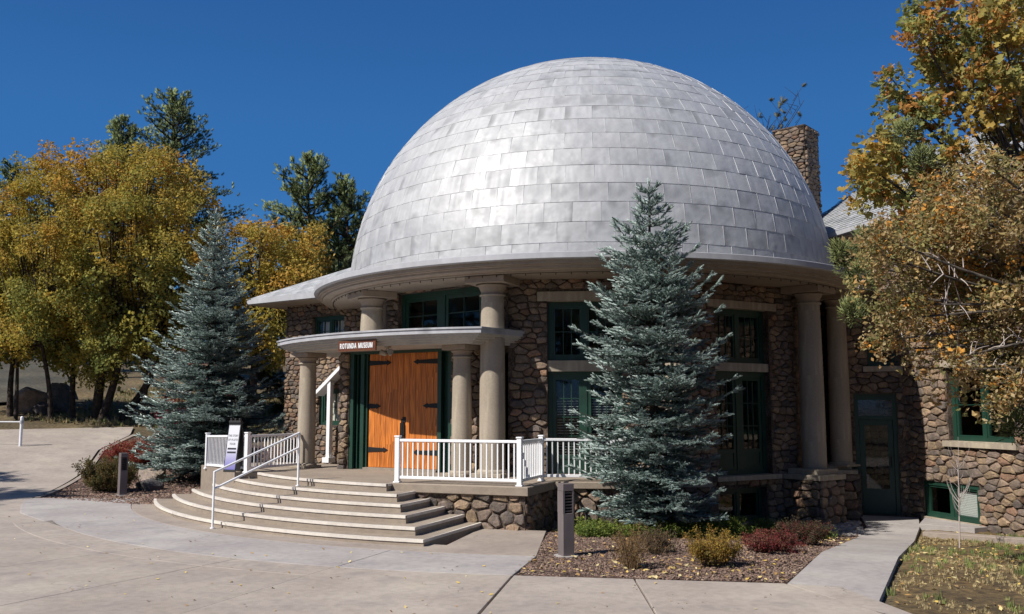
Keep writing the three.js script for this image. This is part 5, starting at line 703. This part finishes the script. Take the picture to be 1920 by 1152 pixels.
scatter('ground_cover', 'low green ground cover along the foot of the stone wall', 'ground cover', P.small, M.leaf, 2600, 76, (r) => { const x = -1.0 + 5.4 * r(), z = lerp(8.9, 7.1, (x + 1) / 5.4) + 1.3 * r(); return fbm(x / 8 + 3, z / 8 + 3, 9, 2, 3) > 0.47 ? [x, ground(x, z) + 0.06 + 0.22 * r() * r(), z] : null; }, tint([[0.16, 0.21, 0.035], [0.11, 0.16, 0.03], [0.22, 0.25, 0.05]], 0.3), [0.7, 1.3], 1.5);
shrub('green_shrub', 'lime green shrub at the right foot of the right spruce', 1.85, 8.7, 0.55, 0.5, 14, [[0.17, 0.22, 0.035], [0.12, 0.17, 0.03], [0.24, 0.27, 0.05]], 77, { stems: 50, s: 0.7 });
shrub('green_shrub', 'lime green shrub below the basement window', 3.2, 7.6, 0.5, 0.36, 14, [[0.2, 0.23, 0.05], [0.15, 0.19, 0.04]], 78, { stems: 44, s: 0.65 });
shrub('olive_shrub', 'olive brown shrub behind the left bollard', -13.9, 0.9, 0.85, 1.05, 22, [[0.12, 0.105, 0.03], [0.17, 0.12, 0.035], [0.09, 0.09, 0.03], [0.2, 0.13, 0.05]], 79, { stems: 80, s: 1.0 });
shrub('red_shrub', 'bright red shrub under the left spruce', -15.2, -4.6, 1.3, 0.9, 22, [[0.30, 0.05, 0.035], [0.36, 0.09, 0.05], [0.24, 0.04, 0.04], [0.3, 0.14, 0.07]], 80, { stems: 90, s: 1.2 });
shrub('red_shrub', 'tall red leaved shrub seen through the left spruce', -12.9, -3.6, 1.6, 4.2, 7, [[0.26, 0.04, 0.05], [0.30, 0.05, 0.06], [0.2, 0.04, 0.04]], 81, { stems: 90, s: 1.35, from: 0.45 });
function boulder(label, x, z, sx, sy, sz, seed, c) {
  const g = new THREE.IcosahedronGeometry(1, 5), p = g.attributes.position, v = V(), rr = rng(seed), cuts = Array.from({ length: 16 }, () => { const n = V(rr() - 0.5, rr() - 0.4, rr() - 0.5).normalize(); n.cut = 0.68 + 0.2 * rr(); return n; });
  for (let i = 0; i < p.count; i++) { v.fromBufferAttribute(p, i); const k = 1 + 0.5 * (fbm(v.x / 6 + 5 + seed, v.y / 6 + v.z / 9 + 5, 7, 3, seed) - 0.5) + 0.35 * (fbm(v.z / 6 + 9, v.y / 6 + 7 + seed, 8, 2, seed + 3) - 0.5); v.multiplyScalar(k); for (const n of cuts) { const d = v.dot(n) - n.cut; if (d > 0) v.addScaledVector(n, -d * 0.92); } p.setXYZ(i, v.x * sx, v.y * sy, v.z * sz); }
  g.computeVertexNormals(); const m = add(scene, 'boulder', g, S({ color: C(...c), map: T.stone, bumpMap: T.stoneB, bumpScale: 0.03, roughness: 0.95 })); m.position.set(x, ground(x, z) + sy * 0.35, z); m.rotation.y = seed; tag(m, label, 'boulder'); return m;
}
boulder('pale boulder beside the red shrub in the left bed', -13.7, -1.9, 0.5, 0.42, 0.42, 2, [0.45, 0.36, 0.30]);
boulder('dark grey boulder right of the left bollard', -12.9, 0.3, 0.45, 0.3, 0.38, 5, [0.20, 0.175, 0.17]);
boulder('big tan boulder at the left under the golden tree', -25.3, -16.0, 0.95, 0.9, 0.8, 7, [0.46, 0.32, 0.22]);
boulder('grey boulder piled behind the tan boulder', -24.3, -16.8, 0.75, 1.15, 0.7, 9, [0.27, 0.24, 0.22]);
boulder('low dark boulder in front of the piled boulders', -24.2, -15.3, 0.6, 0.45, 0.5, 11, [0.15, 0.12, 0.11]);
renderer.render(scene, camera);
